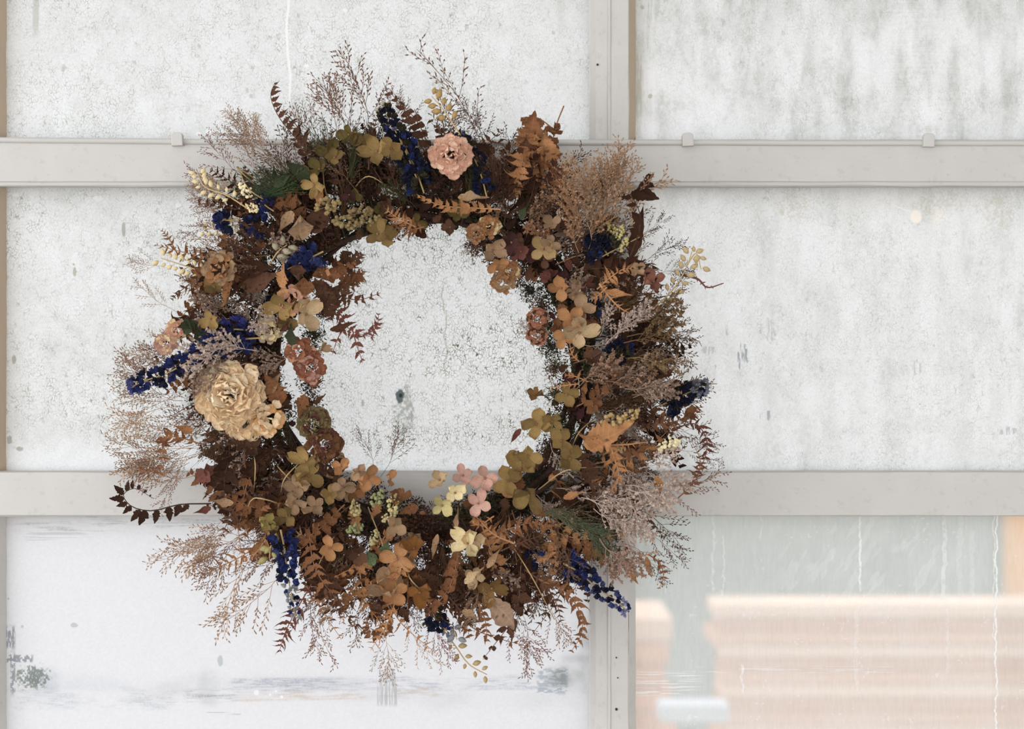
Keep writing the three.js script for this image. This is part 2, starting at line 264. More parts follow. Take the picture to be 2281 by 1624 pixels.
const stileProf = (x) => [[x - 2, -0.03], [x - 2, -0.0125], [x, -0.012], [x + 10, -0.0055], [x + 12, -0.0045], [x + 36, -0.0038], [x + 39, 0.0002], [x + 43, 0.0002], [x + 46, -0.0008], [x + 83, -0.0008], [x + 85, -0.0018], [x + 85.5, -0.004], [x + 86, -0.03]];
const chamferProf = (x) => [[x + 84, -0.03], [x + 84.5, -0.0022], [x + 102, -0.0122], [x + 102, -0.03]];
const brownPaint = new THREE.MeshStandardMaterial({ color: 0xb5a48f, roughness: 0.6, bumpMap: brush, bumpScale: 0.0003 });
for (const [y0, y1, f, s] of [[-430, -328, flatRail, 11], [311, 415, railProf, 12], [1050, 1150, flatRail, 13], [1788, 1890, flatRail, 14]]) profileBar('rail', f(y0, y1), -1500, 2832, true, s);
for (const [x, s] of [[-1500, 21], [-97, 22], [1316, 23], [2730, 24]]) for (const [y0, y1] of [[-328, 312], [414, 1051], [1149, 1789]]) { profileBar('stile', stileProf(x), y0, y1, false, s + y0); profileBar('glazing_bead', chamferProf(x), y0, y1, false, s + y0 + 3, y0 < 1000 ? brownPaint : paint); }
const paneAt = (x0, y0, map, label, mat) => {
  const w = 1320 * S, h = 642 * S, m = mesh('pane', new THREE.BoxGeometry(w, h, 0.003), mat ?? pane(map), windowFrame), c = P(x0 + 655, y0 + 320);
  m.position.set(c.x, c.y, -0.0145); tag(m, label); return m;
};
paneAt(5, -328, coatTopLeft, 'whitewashed pane with fine cracks and one bright scratch');
paneAt(1418, -328, coatTopRight, 'whitewashed pane with grey-green streaks running down');
paneAt(5, 413, coatMidLeft, 'cracked whitewashed pane behind the wreath with the dark blurred form of something behind it painted in');
paneAt(1418, 413, coatMidRight, 'mottled whitewashed pane with a small cream spot');
paneAt(5, 1149, coatBottomLeft, 'white pane with scraped grey brush marks along its edges');
paneAt(-1410, -328, coatTopLeft); paneAt(-1410, 413, coatMidLeft); paneAt(-1410, 1149, coatBottomLeft);
const clearPane = paneAt(1418, 1149, null, 'clear dusty pane with white drips', glass);
{ const m = mesh('grime_film', new THREE.PlaneGeometry(1320 * S, 642 * S), grime, clearPane); m.position.z = 0.0018; tag(m, 'thin white grime with drips'); }

// thin pipe clipped on the upper rail
{
  const pipe = new THREE.Group(); pipe.name = 'pipe'; const o = P(640, 317, 0.004); pipe.position.copy(o); scene.add(pipe);
  tag(pipe, 'thin cream-painted pipe clipped along the top of the upper window rail', 'pipe');
  const g = new G(), pts = [];
  for (let k = 0; k <= 60; k++) { const x = -1490 + 4310 * k / 60; pts.push(P(x, (x < 397 ? 311.5 + (x - 0) * 0.009 : 316 + (x - 397) * 0.0016) + (fbm(x / 200, 1, 6, 2) - 0.5) * 1.6, 0.0035).sub(o)); }
  g.tube(pts, 0.0026, 0.0026, 10); mesh('tube', g.build(), paint, pipe);
  for (const [x, y] of [[397, 313], [1531, 314], [2066, 315.5], [-560, 312], [-1100, 312], [2560, 316]]) {
    const s = new THREE.Shape(), w = 0.0042; s.moveTo(-w, -0.0045); s.lineTo(w, -0.0045); s.lineTo(w, 0.003); s.quadraticCurveTo(w, 0.0058, w * 0.3, 0.0058); s.lineTo(-w * 0.5, 0.0058); s.quadraticCurveTo(-w, 0.0055, -w, 0.003); s.closePath();
    const c = mesh('clip', new THREE.ExtrudeGeometry(s, { depth: 0.006, bevelSize: 0.0008, bevelThickness: 0.0008, bevelSegments: 2, steps: 1 }), paint, pipe);
    c.position.copy(P(x, y, 0.0035).sub(o)); c.rotation.z = (hash2(x, 3, 3) - 0.5) * 0.12;
  }
}
// nail holes and a small chip in the paint of the stile and the rail
for (const [x, y, r] of [[1373, 1580, 3], [1373, 1465, 1.8], [1376, 1510, 1.5], [1331, 144, 2.5]]) {
  const c = tag(mesh('nail_head', new THREE.CylinderGeometry(r * S, r * S, 0.0012, 10).rotateX(Math.PI / 2), new THREE.MeshStandardMaterial({ color: 0x3a332c, roughness: 0.8 }), windowFrame));
  c.position.copy(P(x, y, y < 200 ? -0.0038 : -0.0004));
}

// ---------------------------------------------------------------- outside, seen through the clear pane
const yard = new THREE.MeshStandardMaterial({ color: 0xb9b4aa, roughness: 1 });
structure('ground', [box(-14, 14, -0.12, 0, -16, -0.12)], yard);
const shedPaint = new THREE.MeshStandardMaterial({ color: 0x7b877f, roughness: 0.85 });
{
  const wall = new THREE.Group(); wall.name = 'shed_wall'; tag(wall, 'grey-green boarded wall of the shed beyond the timber', 'wall', null, 'structure'); wall.position.set(0, 0, -4.6); scene.add(wall);
  const geo = new THREE.BoxGeometry(0.296, 1.8, 0.03);
  for (let k = 0; k < 17; k++) { const b = mesh('board', geo, shedPaint, wall); b.position.set(-1.8 + k * 0.3, 0.9, (k % 2) * 0.006); }
}
const far = (px, py, z) => P(px, py, z);                           // the same rays carried on to where the timber stands
const woodMap = texture(512, 128, (x, y) => { const n = fbm(x / 90, y / 5, 201, 4), k = 0.86 + 0.2 * (n - 0.5); return [k * 1.06, k * 0.91, k * 0.79]; }); woodMap.wrapS = woodMap.wrapT = THREE.RepeatWrapping;
const wood = [0xffffff, 0xe2c6ae, 0xeed8c6].map((color) => new THREE.MeshStandardMaterial({ color, map: woodMap, roughness: 0.8 }));
const orangeWood = [0xf2c9a0, 0xe8bb90].map((color) => new THREE.MeshStandardMaterial({ color, map: woodMap, roughness: 0.8 }));
{
  const zf = -2.0, a = far(1600, 1345, zf), r = rngOf(8), n = 38, t = a.y / n;
  for (let k = 0; k < n; k++) {
    const len = 2.3 + 0.05 * r(), b = tag(mesh(numbered('plank'), new THREE.BoxGeometry(len, t * 0.9, 0.14), wood[(n - 1 - k) % 3]), k === n - 1 ? 'topmost pale plank of the tall timber stack outside' : 'pale sawn plank below the topmost one in the tall timber stack outside', 'plank', 'planks in the tall stack');
    b.position.set(a.x + len / 2 + (r() - 0.5) * 0.03, t * (k + 0.46), zf - 0.07 + (k === n - 1 ? 0 : (r() - 0.5) * 0.016)); b.rotation.y = 0.0;
  }
  const z2 = -2.15, c = far(1490, 1376, z2), n2 = 20, t2 = c.y / n2;
  for (let k = 0; k < n2; k++) {
    const b = tag(mesh(numbered('short_plank'), new THREE.BoxGeometry(0.6, t2 * 0.92, 0.3), k === n2 - 1 ? wood[0] : orangeWood[k % 2]), k === n2 - 1 ? 'topmost plank of the low stack, paler than the short planks under it' : 'orange-toned short plank in the low stack beside the tall timber stack', 'plank', 'planks in the low stack');
    b.position.set(c.x - 0.3 + (r() - 0.5) * 0.02, t2 * (k + 0.47), z2 - 0.15);
  }
  const d = far(1545, 1565, -1.78), tr = new THREE.MeshStandardMaterial({ color: 0xc2c7ce, roughness: 0.6 });
  const sheet = tag(new THREE.Group(), 'white sheet-topped trestle standing before the timber stacks', 'trestle'); sheet.name = 'trestle'; sheet.position.set(d.x, 0, -1.8); scene.add(sheet);
  const top = mesh('top', new THREE.BoxGeometry(0.13, 0.03, 0.08), tr, sheet); top.position.y = d.y - 0.018;
  for (const [lx, lz] of [[-0.045, -0.025], [0.045, -0.025], [-0.045, 0.025], [0.045, 0.025]]) { const l = mesh('leg', new THREE.BoxGeometry(0.025, d.y - 0.035, 0.025), orangeWood[0], sheet); l.position.set(lx, (d.y - 0.035) / 2, lz); }
  const p = far(2262, 1200, -3.4), post = tag(mesh('post', new THREE.BoxGeometry(0.12, 2.0, 0.12), new THREE.MeshStandardMaterial({ color: 0xf0b266, roughness: 0.8 })), 'orange timber post standing behind the tall plank stack', 'post');
  post.position.set(p.x + 0.06, 1.0, -3.46);
}

// ---------------------------------------------------------------- the wreath: one thing, every frond, flower and spray a part of it
const wreath = new THREE.Group(); wreath.name = 'dried_flower_wreath';
tag(wreath, 'round wreath of dried ferns, hydrangeas, blue larkspur and statice hanging on the window', 'wreath');
const WC = P(945, 822, 0.0); wreath.position.copy(WC); scene.add(wreath);
const L = (px, py, z) => P(px, py, z).sub(WC);                       // a photo pixel at depth z in the wreath's own axes
const rnd = rngOf(20240), rr = (a, b) => a + (b - a) * rnd(), pick = (a) => a[Math.floor(rnd() * a.length)];

// surfaces of dried leaves and petals: veins and blotches, u across, v along
const leafMap = texture(128, 256, (x, y) => {
  const u = Math.abs(x / 128 - 0.5) * 2, v = y / 256, side = Math.abs(Math.sin((v * 9 + u * 1.6) * Math.PI)), k = 0.9 + 0.26 * (fbm(x / 18, y / 26, 301, 4) - 0.5) + 0.12 * (1 - sm(0.0, 0.3, side)) + 0.1 * (1 - sm(0.02, 0.08, u)) - 0.25 * sm(0.6, 0.75, fbm(x / 24, y / 24, 305, 3));
  return [k, k * 0.97, k * 0.93];
});
const petalMap = texture(128, 128, (x, y) => {
  const u = x / 128 - 0.5, v = 1 - y / 128, vein = Math.abs(Math.sin(Math.atan2(u, v + 0.12) * 13 + 0.5 * fbm(x / 14, y / 14, 311, 2))), k = 0.985 + 0.1 * (fbm(x / 16, y / 16, 312, 4) - 0.5) - 0.1 * (1 - sm(0.0, 0.2, vein)) - 0.12 * sm(0.55, 0.8, fbm(x / 9, y / 9, 313, 3)) - 0.12 * (1 - sm(0.0, 0.22, v * 0 + y / 128 < 0.5 ? 1 : 1 - (y / 128 - 0.5) * 2));
  return [k, k * 0.985, k * 0.95];
});
const mats = {};
function mat(hex, kind = 'leaf') {
  return mats[kind + hex] ??= kind === 'stem' ? new THREE.MeshStandardMaterial({ color: hex, roughness: 0.85, side: THREE.DoubleSide })
    : new THREE.MeshPhysicalMaterial({ color: hex, map: kind === 'petal' ? petalMap : kind === 'leaf' ? leafMap : null, roughness: 0.92, transmission: kind === 'petal' ? 0.22 : 0.14, thickness: 0, specularIntensity: 0.35, side: THREE.DoubleSide });
}
const C = { dark: '#432a1d', deep: '#3a261c', brown: '#644738', rust: '#8f6548', orange: '#bb8c64', tan: '#b3967a', pale: '#cfb796', ochre: '#a98e5e', gold: '#8d764c', olive: '#6d6039', cream: '#f4e6bd', pink: '#e6b8a4', rose: '#d9b0a6', peach: '#f0c693', mauve: '#7b5048', plum: '#4c2f30', lilac: '#c9b5a8', dusk: '#a28a79', straw: '#c2a674', blue: '#2d3872', navy: '#1b1f3c', slate: '#6d7696', green: '#4c5640', moss: '#4a4a30', sage: '#8f9468', black: '#3d3a2a' };

// ---- unit shapes: they grow from the origin along +y, their face looks along +z
function leafShape(seed, { bend = 0.6, hook = 0, fold = 0.25, w = 0.16, teeth = 5, depth = 0.4, n = 14, peak = 0.3, twist = 0, wavy = 0 }) {
  const g = new G(), rows = [], r = rngOf(seed); let y = 0, z = 0, x = 0;
  for (let j = 0; j <= n; j++) {
    const t = j / n, b = bend * Math.pow(t, 1.4), h = hook * t * t, env = t < peak ? Math.sqrt(t / peak) * 0.92 + 0.08 : Math.pow(1 - (t - peak) / (1 - peak), 0.75), tw = twist * t;
    const wl = w * env * (1 - depth * Math.abs(Math.sin(t * teeth * Math.PI)) * r()) + 0.004, wr = w * env * (1 - depth * Math.abs(Math.sin((t + 0.06) * teeth * Math.PI)) * r()) + 0.004, f = fold * (0.5 + t);
    rows.push(g.p.length / 3);
    for (const [s, q] of [[-1, wl], [0, 0], [1, wr]]) g.v(x + s * q * Math.cos(tw) * Math.cos(f), y + Math.sin(f) * q * Math.sin(b) * -1, z + q * Math.sin(f) * Math.cos(b) + s * q * Math.sin(tw) + (s ? wavy * Math.sin(t * 11 + s * 1.7 + seed) * Math.min(1, t * 3) : 0), 0.5 + s * 0.5 * Math.min(1, q / w), t);
    y += Math.cos(b) * Math.cos(h) / n; z += Math.sin(b) / n; x += Math.cos(b) * Math.sin(h) / n;
  }
  g.grid(rows, 3); return g.build();
}
function petalShape(seed, { cup = 0.25, frill = 0.03, round = 0.5, w = 0.42, n = 8, m = 6, wave = 3, curlTip = 0 }) {
  const g = new G(), rows = [], r = rngOf(seed), ph = r() * 6;
  for (let j = 0; j <= n; j++) {
    const t = j / n, env = t < 0.6 ? 0.14 + 0.86 * Math.pow(Math.sin(Math.PI / 2 * t / 0.6), round * 1.4) : Math.sqrt(Math.max(0.02, 1 - ((t - 0.6) / 0.41) ** 2)), shrink = 1;
    rows.push(g.p.length / 3);
    for (let k = 0; k <= m; k++) {
      const u = k / m * 2 - 1, q = u * w * env * shrink, edge = t * t * (0.3 + 0.7 * Math.abs(u));
      g.v(q, t * (1 - 0.05 * u * u * t), cup * (0.5 * t * t + 0.6 * u * u * t) + 0.05 * Math.abs(u) * t + frill * edge * Math.sin(u * wave * 3 + ph) + frill * 0.6 * edge * Math.sin(u * wave * 7 + ph * 2) - curlTip * t ** 4, 0.5 + u * 0.5 * env, t);
    }
  }
  g.grid(rows, m + 1); return g.build();
}
const leaflets = { flat: [], curl: [], hook: [], spike: [] };
for (let k = 0; k < 5; k++) {
  leaflets.flat.push(leafShape(400 + k, { bend: 0.3 + 0.25 * k, fold: 0.3, w: 0.2, teeth: 5, depth: 0.5 }));
  leaflets.curl.push(leafShape(420 + k, { bend: 1.6 + 0.45 * k, fold: 0.7, w: 0.23, teeth: 5, depth: 0.5, hook: 0.5 * (k - 2) }));
  leaflets.hook.push(leafShape(440 + k, { bend: 0.7 + 0.3 * k, hook: 0.7 * (k - 2), fold: 0.95, w: 0.2, teeth: 6, depth: 0.6, twist: 0.6 }));
  leaflets.spike.push(leafShape(460 + k, { bend: 0.5 + 0.2 * k, hook: 0.4 * (k - 2), fold: 1.0, w: 0.15, teeth: 4, depth: 0.75, peak: 0.2 }));
}
const broadLeaves = [0, 1, 2, 3, 4, 5].map((k) => leafShape(500 + k, { bend: 0.4 + 0.45 * k, fold: 0.55 + 0.22 * (k % 3), w: 0.27, teeth: 3, depth: 0.22, n: 18, peak: 0.42, hook: 0.45 * (k % 3 - 1), wavy: 0.045, twist: 0.3 * (k % 2) }));
const lobedLeaves = [0, 1, 2, 3].map((k) => leafShape(520 + k, { bend: 0.5 + 0.5 * k, fold: 0.5, w: 0.34, teeth: 6, depth: 0.7, n: 26, peak: 0.4, hook: 0.4 * (k % 3 - 1), twist: 0.5, wavy: 0.06 }));
const petals = [0, 1, 2, 3, 4].map((k) => petalShape(540 + k, { cup: 0.2 + 0.16 * k, frill: 0.035, w: 0.4, round: 0.62, curlTip: 0.1 * (k % 3) }));
const frills = [0, 1, 2, 3, 4].map((k) => petalShape(560 + k, { cup: 0.3 + 0.1 * k, frill: 0.14, w: 0.55, round: 0.85, wave: 3 + k, m: 12, n: 7, curlTip: 0.25 }));

const curveOf = (pts) => new THREE.CatmullRomCurve3(pts.map(([x, y, z = 0.05]) => L(x, y, z)), false, 'centripetal');
const basis = new THREE.Matrix4(), bx = V(0, 0), by = V(0, 0), bz = V(0, 0);
function orient(o, at, dir, face, size) {                           // +y along dir, +z as near to face as it goes
  by.copy(dir).normalize(); bx.crossVectors(by, face); if (bx.lengthSq() < 1e-6) bx.set(1, 0, 0.1).cross(by); bx.normalize(); bz.crossVectors(bx, by);
  o.quaternion.setFromRotationMatrix(basis.makeBasis(bx, by, bz)); o.position.copy(at);
  if (Array.isArray(size)) o.scale.set(...size); else o.scale.setScalar(size); return o;
}
const part = (name, label) => { const g = new THREE.Group(); g.name = name; if (label) g.userData.label = label; wreath.add(g); return g; };
const piece = (name, geo, m, parent, at, dir, face, size) => orient(mesh(name, geo, m, parent), at, dir, face, size);

// ---- fern fronds: a midrib and its leaflets
function frond(pts, o) {
  const { len = 30, n = 12, color = C.brown, kind = 'hook', side = 0, angle = 1.0, lift = 0.3, face = [0, 0, 1], from = 0.1, label, rib = 1.5, fat = 1 } = o;
  const f = part('fern_frond', label), curve = curveOf(pts), g = new G(), N = V(...face).normalize();
  const base = curve.getPoint(0); f.position.copy(base);
  g.tube(curve.getPoints(18).map((p) => p.sub(base)), rib * S * 1.1, rib * S * 0.35, 4);
  mesh('midrib', g.build(), mat(color, 'stem'), f);
  for (let k = 0; k < n; k++) for (const s of side ? [side] : [-1, 1]) {
    const t = clamp(from + (1 - from) * (k + 0.3 * rnd()) / (n - 0.5)), at = curve.getPoint(t).sub(base), T = curve.getTangent(t), B = V(0, 0).crossVectors(N, T).normalize();
    const prof = Math.min(1, 0.55 + (t - from) * 2.2) * Math.pow(1.02 - t, 0.55) + 0.12, a = angle + rr(-0.3, 0.3);
    const dir = T.clone().multiplyScalar(Math.cos(a)).addScaledVector(B, s * Math.sin(a)).addScaledVector(N, rr(-0.2, 0.2) + lift * 0.3);
    const look = N.clone().addScaledVector(B, rr(-0.7, 0.7)).addScaledVector(T, rr(-0.4, 0.4)), size = len * S * prof * rr(0.8, 1.25);
    piece('leaflet', pick(leaflets[kind]), mat(color), f, at, dir, look, [size * fat * (rnd() < 0.5 ? -1 : 1), size, size]);
  }
  return f;
}
// ---- hydrangea florets: four rounded petals round a tiny eye
const tones = {}, tone = (c) => tones[c] ??= '#' + new THREE.Color(c).multiplyScalar(0.72).getHexString();   // some petals have withered to a deeper brown
function floret(x, y, r, color, o = {}) {
  const { z = 0.085, tilt = [rr(-0.35, 0.35), rr(-0.3, 0.4)], roll = rnd() * 1.57, n = 4, label, cup = 0, missing = 0 } = o;
  const f = part('hydrangea_floret', label), F = V(tilt[0], tilt[1], 1).normalize(), X = V(0, 1, 0).cross(F).normalize(), Y = V(0, 0).crossVectors(F, X);
  f.position.copy(L(x, y, z));
  for (let k = 0; k < n - missing; k++) {
    const a = roll + k / n * Math.PI * 2 + rr(-0.16, 0.16), d = X.clone().multiplyScalar(Math.cos(a)).addScaledVector(Y, Math.sin(a)).addScaledVector(F, rr(-0.35, 0.6) + cup), size = r * S * rr(0.8, 1.1);
    piece('petal', pick(petals), mat(rnd() < 0.3 ? tone(color) : color, 'petal'), f, F.clone().multiplyScalar(k % 2 * 0.0006), d, F.clone().addScaledVector(X, rr(-0.4, 0.4)).addScaledVector(Y, rr(-0.4, 0.4)), size);
  }
  const eye = new THREE.SphereGeometry(r * S * 0.09, 6, 4), e = mesh('eye', eye, mat(C.rust, 'stem'), f); e.position.copy(F.clone().multiplyScalar(0.001));
  if (o.stem) { const g = new G(), e2 = L(o.stem[0], o.stem[1], z - 0.02).sub(f.position); g.tube([V(0, 0), e2.clone().multiplyScalar(0.5).add(V(0.001, 0.002, -0.004)), e2], 0.0005, 0.0006, 4); mesh('stalk', g.build(), mat(C.brown, 'stem'), f); }
  return f;
}
// ---- frilled flowers: rings of ruffled petals on a dome
function ruffled(name, label, x, y, rx, color, o = {}) {
  const { z = 0.085, n = 26, color2 = color, tilt = [0, 0.1] } = o, f = part(name, label), F = V(tilt[0], tilt[1], 1).normalize(), X = V(0, 1, 0).cross(F).normalize(), Y = V(0, 0).crossVectors(F, X);
  f.position.copy(L(x, y, z));
  for (let k = 0; k < n; k++) {
    const t = Math.sqrt(((n - k) - 0.5) / n), a = k * 2.39996 + rr(-0.2, 0.2), up = rx < 60 ? 0.34 - 0.3 * t + rr(-0.1, 0.25) : 0.55 - 0.5 * t + rr(-0.1, 0.2), d = X.clone().multiplyScalar(Math.cos(a) * t).addScaledVector(Y, Math.sin(a) * t).addScaledVector(F, up), size = rx * S * rr(0.34, 0.5) * (rx < 40 ? 1.1 : 1);
    const at = X.clone().multiplyScalar(Math.cos(a) * t * 0.68 * rx * S).addScaledVector(Y, Math.sin(a) * t * 0.68 * rx * S).addScaledVector(F, rx * S * (0.3 - 0.34 * t * t + rr(-0.08, 0.08)));
    piece('petal', pick(frills), mat(rnd() < 0.3 ? color2 : color, 'petal'), f, at, d, F.clone().addScaledVector(d, -0.25).add(V(rr(-0.3, 0.3), rr(-0.3, 0.3))), size);
  }
  return f;
}
// ---- larkspur spikes: ruffled little blossoms up a stem
const blossoms = [0, 1, 2, 3].map((s) => {
  const r = rngOf(600 + s), list = [];
  for (let k = 0; k < 7; k++) {
    const g = petalShape(620 + s * 9 + k, { cup: 0.4, frill: 0.12, w: 0.42, round: 0.8, n: 3, m: 4 }), a = k * 2.4 + r(), e = 0.15 + r() * 0.9;
    orient(g.userData = new THREE.Object3D(), V(0, 0.12 * r(), 0), V(Math.cos(a) * Math.cos(e), 0.35 + Math.sin(e) * 0.6, Math.sin(a) * Math.cos(e)), V(0, 1, 0.3), 0.55 + 0.35 * r()); g.userData.updateMatrix(); list.push(g.applyMatrix4(g.userData.matrix));
  }
  const g = mergeGeometries(list); g.userData = {}; return g;
});
const podShape = (() => { const pts = []; for (let k = 0; k <= 8; k++) { const t = k / 8; pts.push(new THREE.Vector2(Math.max(0.001, 0.36 * Math.pow(Math.sin(Math.PI * Math.min(1, t * 0.95 + 0.03)), 0.8) * (1 - 0.25 * t)), t)); } return new THREE.LatheGeometry(pts, 7); })();
function spike(pts, o) {
  const { n = 16, size = 15, color = C.blue, tip = C.slate, spread = 14, label, tipFrom = 0.8, pods = 0 } = o, f = part('larkspur_spike', label), curve = curveOf(pts), base = curve.getPoint(0), g = new G();
  f.position.copy(base); g.tube(curve.getPoints(14).map((p) => p.sub(base)), 0.0008, 0.0004, 4); mesh('stem', g.build(), mat(C.straw, 'stem'), f);
  for (let k = 0; k < n * 1.5; k++) {
    const t = Math.min(1, (k + rnd() * 0.8) / (n * 1.5)), T = curve.getTangent(t), a = k * 2.4, B = V(0, 0, 1).cross(T).normalize(), dir = B.multiplyScalar(Math.cos(a)).add(V(0, 0, Math.sin(a))).addScaledVector(T, 0.5), w = (1 - 0.55 * t) * rr(0.8, 1.2);
    const at = curve.getPoint(t).sub(base).addScaledVector(dir, spread * S * w * 0.6);
    const late = t > tipFrom;
    if (late && pods) piece('bud', podShape, mat(tip, 'petal'), f, at, dir, V(0, 0, 1), size * S * w * 1.1);
    else piece('blossom', pick(blossoms), mat(late && rnd() < 0.6 ? tip : rnd() < 0.3 ? (color === C.navy ? C.black : C.navy) : rnd() < 0.15 ? (color === C.blue ? '#464f84' : C.blue) : color, 'petal'), f, at, dir, V(rr(-1, 1), rr(-1, 1), 1), size * S * w * 1.15);
  }
  return f;
}
// ---- strings of round buds
function buds(pts, o) {
  const { n = 8, size = 16, color = C.straw, label, spread = 10 } = o, f = part('bud_stem', label), curve = curveOf(pts), base = curve.getPoint(0), g = new G();
  f.position.copy(base); g.tube(curve.getPoints(14).map((p) => p.sub(base)), 0.0007, 0.0004, 4); mesh('stem', g.build(), mat(C.straw, 'stem'), f);
  for (let k = 0; k < n; k++) { const t = 0.2 + 0.8 * (k + 0.5) / n, T = curve.getTangent(t), s = k % 2 ? 1 : -1, B = V(0, 0, 1).cross(T).normalize(), d = B.multiplyScalar(s).addScaledVector(T, 0.7).add(V(0, 0, rr(-0.5, 0.7))); piece('bud', podShape, mat(color, 'petal'), f, curve.getPoint(t).sub(base).addScaledVector(d, spread * S * 0.4), d, V(0, 0, 1), size * S * rr(0.75, 1.15)); }
  return f;
}
// ---- single leaves
function leaf(x, y, len, dir, color, o = {}) {
  const { z = 0.07, set = broadLeaves, k, label, face = [rr(-0.4, 0.4), rr(-0.2, 0.5), 1], wide = 1, name = 'dried_leaf' } = o;
  const a = dir * Math.PI / 180, m = piece(name, k === undefined ? pick(set) : set[k], mat(color), wreath, L(x, y, z), V(Math.cos(a), Math.sin(a), o.out ?? rr(-0.1, 0.35)), V(...face), [len * S * wide, len * S, len * S]);
  if (label) m.userData.label = label; return m;
}
// ---- fine sprays, grown once in several shapes
function airyShape(seed, { n = 11, bend = 0.25, sub = 5, droop = 0.1 }) {
  const r = rngOf(seed), g = new G(), q = (a, b) => a + (b - a) * r(), pts = [];
  for (let k = 0; k <= 8; k++) { const t = k / 8; pts.push(V(bend * t * t + 0.015 * Math.sin(t * 9 + seed), t * (1 - droop * t * t), 0.05 * Math.sin(t * 4 + seed))); }
  g.tube(pts, 0.0046, 0.0024, 3); const c = new THREE.CatmullRomCurve3(pts);
  for (let k = 0; k < n; k++) {
    const t = 0.28 + 0.72 * (k + q(0, 0.7)) / n, at = c.getPoint(Math.min(1, t)), T = c.getTangent(Math.min(1, t)), roll = k * 2.4 + q(-0.4, 0.4), d = V(Math.cos(roll), 0, Math.sin(roll) * 0.7).multiplyScalar(0.75).addScaledVector(T, 0.8).normalize(), l = (0.34 * (1.15 - t) + 0.07) * q(0.7, 1.25), b = [];
    for (let j = 0; j <= 3; j++) b.push(at.clone().addScaledVector(d, l * j / 3).addScaledVector(T, l * 0.25 * (j / 3) ** 2));
    g.tube(b, 0.0031, 0.0019, 3); const cb = new THREE.CatmullRomCurve3(b), m = Math.max(2, Math.round(sub * l / 0.22));
    for (let j = 0; j <= m; j++) {
      const u = 0.3 + 0.7 * j / m, p = cb.getPoint(u), s = j % 2 ? 1 : -1, e = d.clone().add(V(s * 0.5 * -d.y, s * 0.5 * d.x, q(-0.5, 0.5))).normalize(), l2 = q(0.018, 0.05), end = p.clone().addScaledVector(e, l2);
      g.tube([p, end], 0.0021, 0.0017, 3);
      g.bud(end, e, q(0.03, 0.05), 0.0095); if (r() < 0.55) g.bud(p.clone().lerp(end, 0.5), e.clone().add(V(q(-0.7, 0.7), 0.3, q(-0.7, 0.7))), q(0.026, 0.04), 0.0085);
    }
  }
  return g.build();
}
function fluffShape(seed, { n = 16, m = 11, flake = 0.036 }) {
  const r = rngOf(seed), g = new G(), q = (a, b) => a + (b - a) * r(), pts = [];
  for (let k = 0; k <= 5; k++) pts.push(V(0.05 * Math.sin(k + seed), k / 5 * 0.85, 0.04 * Math.cos(k * 1.3 + seed)));
  g.tube(pts, 0.009, 0.004, 3); const c = new THREE.CatmullRomCurve3(pts);
  for (let k = 0; k < n; k++) {
    const t = 0.25 + 0.75 * k / n, at = c.getPoint(t), a = k * 2.4, d = V(Math.cos(a) * 0.8, 0.75, Math.sin(a) * 0.8).normalize(), l = q(0.14, 0.34) * (1.2 - 0.5 * t), end = at.clone().addScaledVector(d, l).add(V(0, 0.05, 0));
    g.tube([at, at.clone().lerp(end, 0.5).add(V(0, -0.012, 0)), end], 0.006, 0.0035, 3);
    for (let j = 0; j < m; j++) { const u = q(0.45, 1.02), p = at.clone().lerp(end, u), e = V(q(-1, 1), q(-0.3, 1), q(-1, 1)); g.chip(p, e.addScaledVector(d, 0.5), flake * q(0.7, 1.4), flake * q(0.28, 0.5), r() * 6); }
  }
  return g.build();
}
function bushShape(seed, { n = 46, curl = 0.3 }) {                     // many thin needles, as of a thistle or a heath
  const r = rngOf(seed), g = new G(), q = (a, b) => a + (b - a) * r();
  for (let k = 0; k < n; k++) {
    const a = q(0, 6.28), sp = q(0.02, 0.55), d = V(Math.cos(a) * sp, 1, Math.sin(a) * sp).normalize(), l = q(0.5, 1.05), p0 = V(q(-0.03, 0.03), q(0, 0.25), q(-0.03, 0.03)), mid = p0.clone().addScaledVector(d, l * 0.5), end = p0.clone().addScaledVector(d, l).add(V(q(-1, 1) * curl * 0.4, q(-0.2, 0.1), q(-1, 1) * curl * 0.4));
    g.tube([p0, mid, end], 0.0065, 0.003, 3);
    for (let j = 0; j < 6; j++) { const u = q(0.45, 1), p = u < 0.5 ? p0.clone().lerp(mid, u * 2) : mid.clone().lerp(end, u * 2 - 1); g.bud(p, d.clone().add(V(q(-1, 1), q(-0.2, 0.6), q(-1, 1))), q(0.04, 0.08), 0.01); }
  }
  return g.build();
}
function mossShape(seed) {
  const r = rngOf(seed), g = new G(), q = (a, b) => a + (b - a) * r();
  for (let k = 0; k < 280; k++) { const d = V(q(-1, 1), q(-1, 1), q(-0.6, 1)).normalize(), p = d.clone().multiplyScalar(q(0, 0.75)); g.chip(p, V(q(-1, 1), q(-1, 1), q(-1, 1)).addScaledVector(d, 0.7), q(0.1, 0.26), q(0.025, 0.06), r() * 6); }
  return g.build();
}
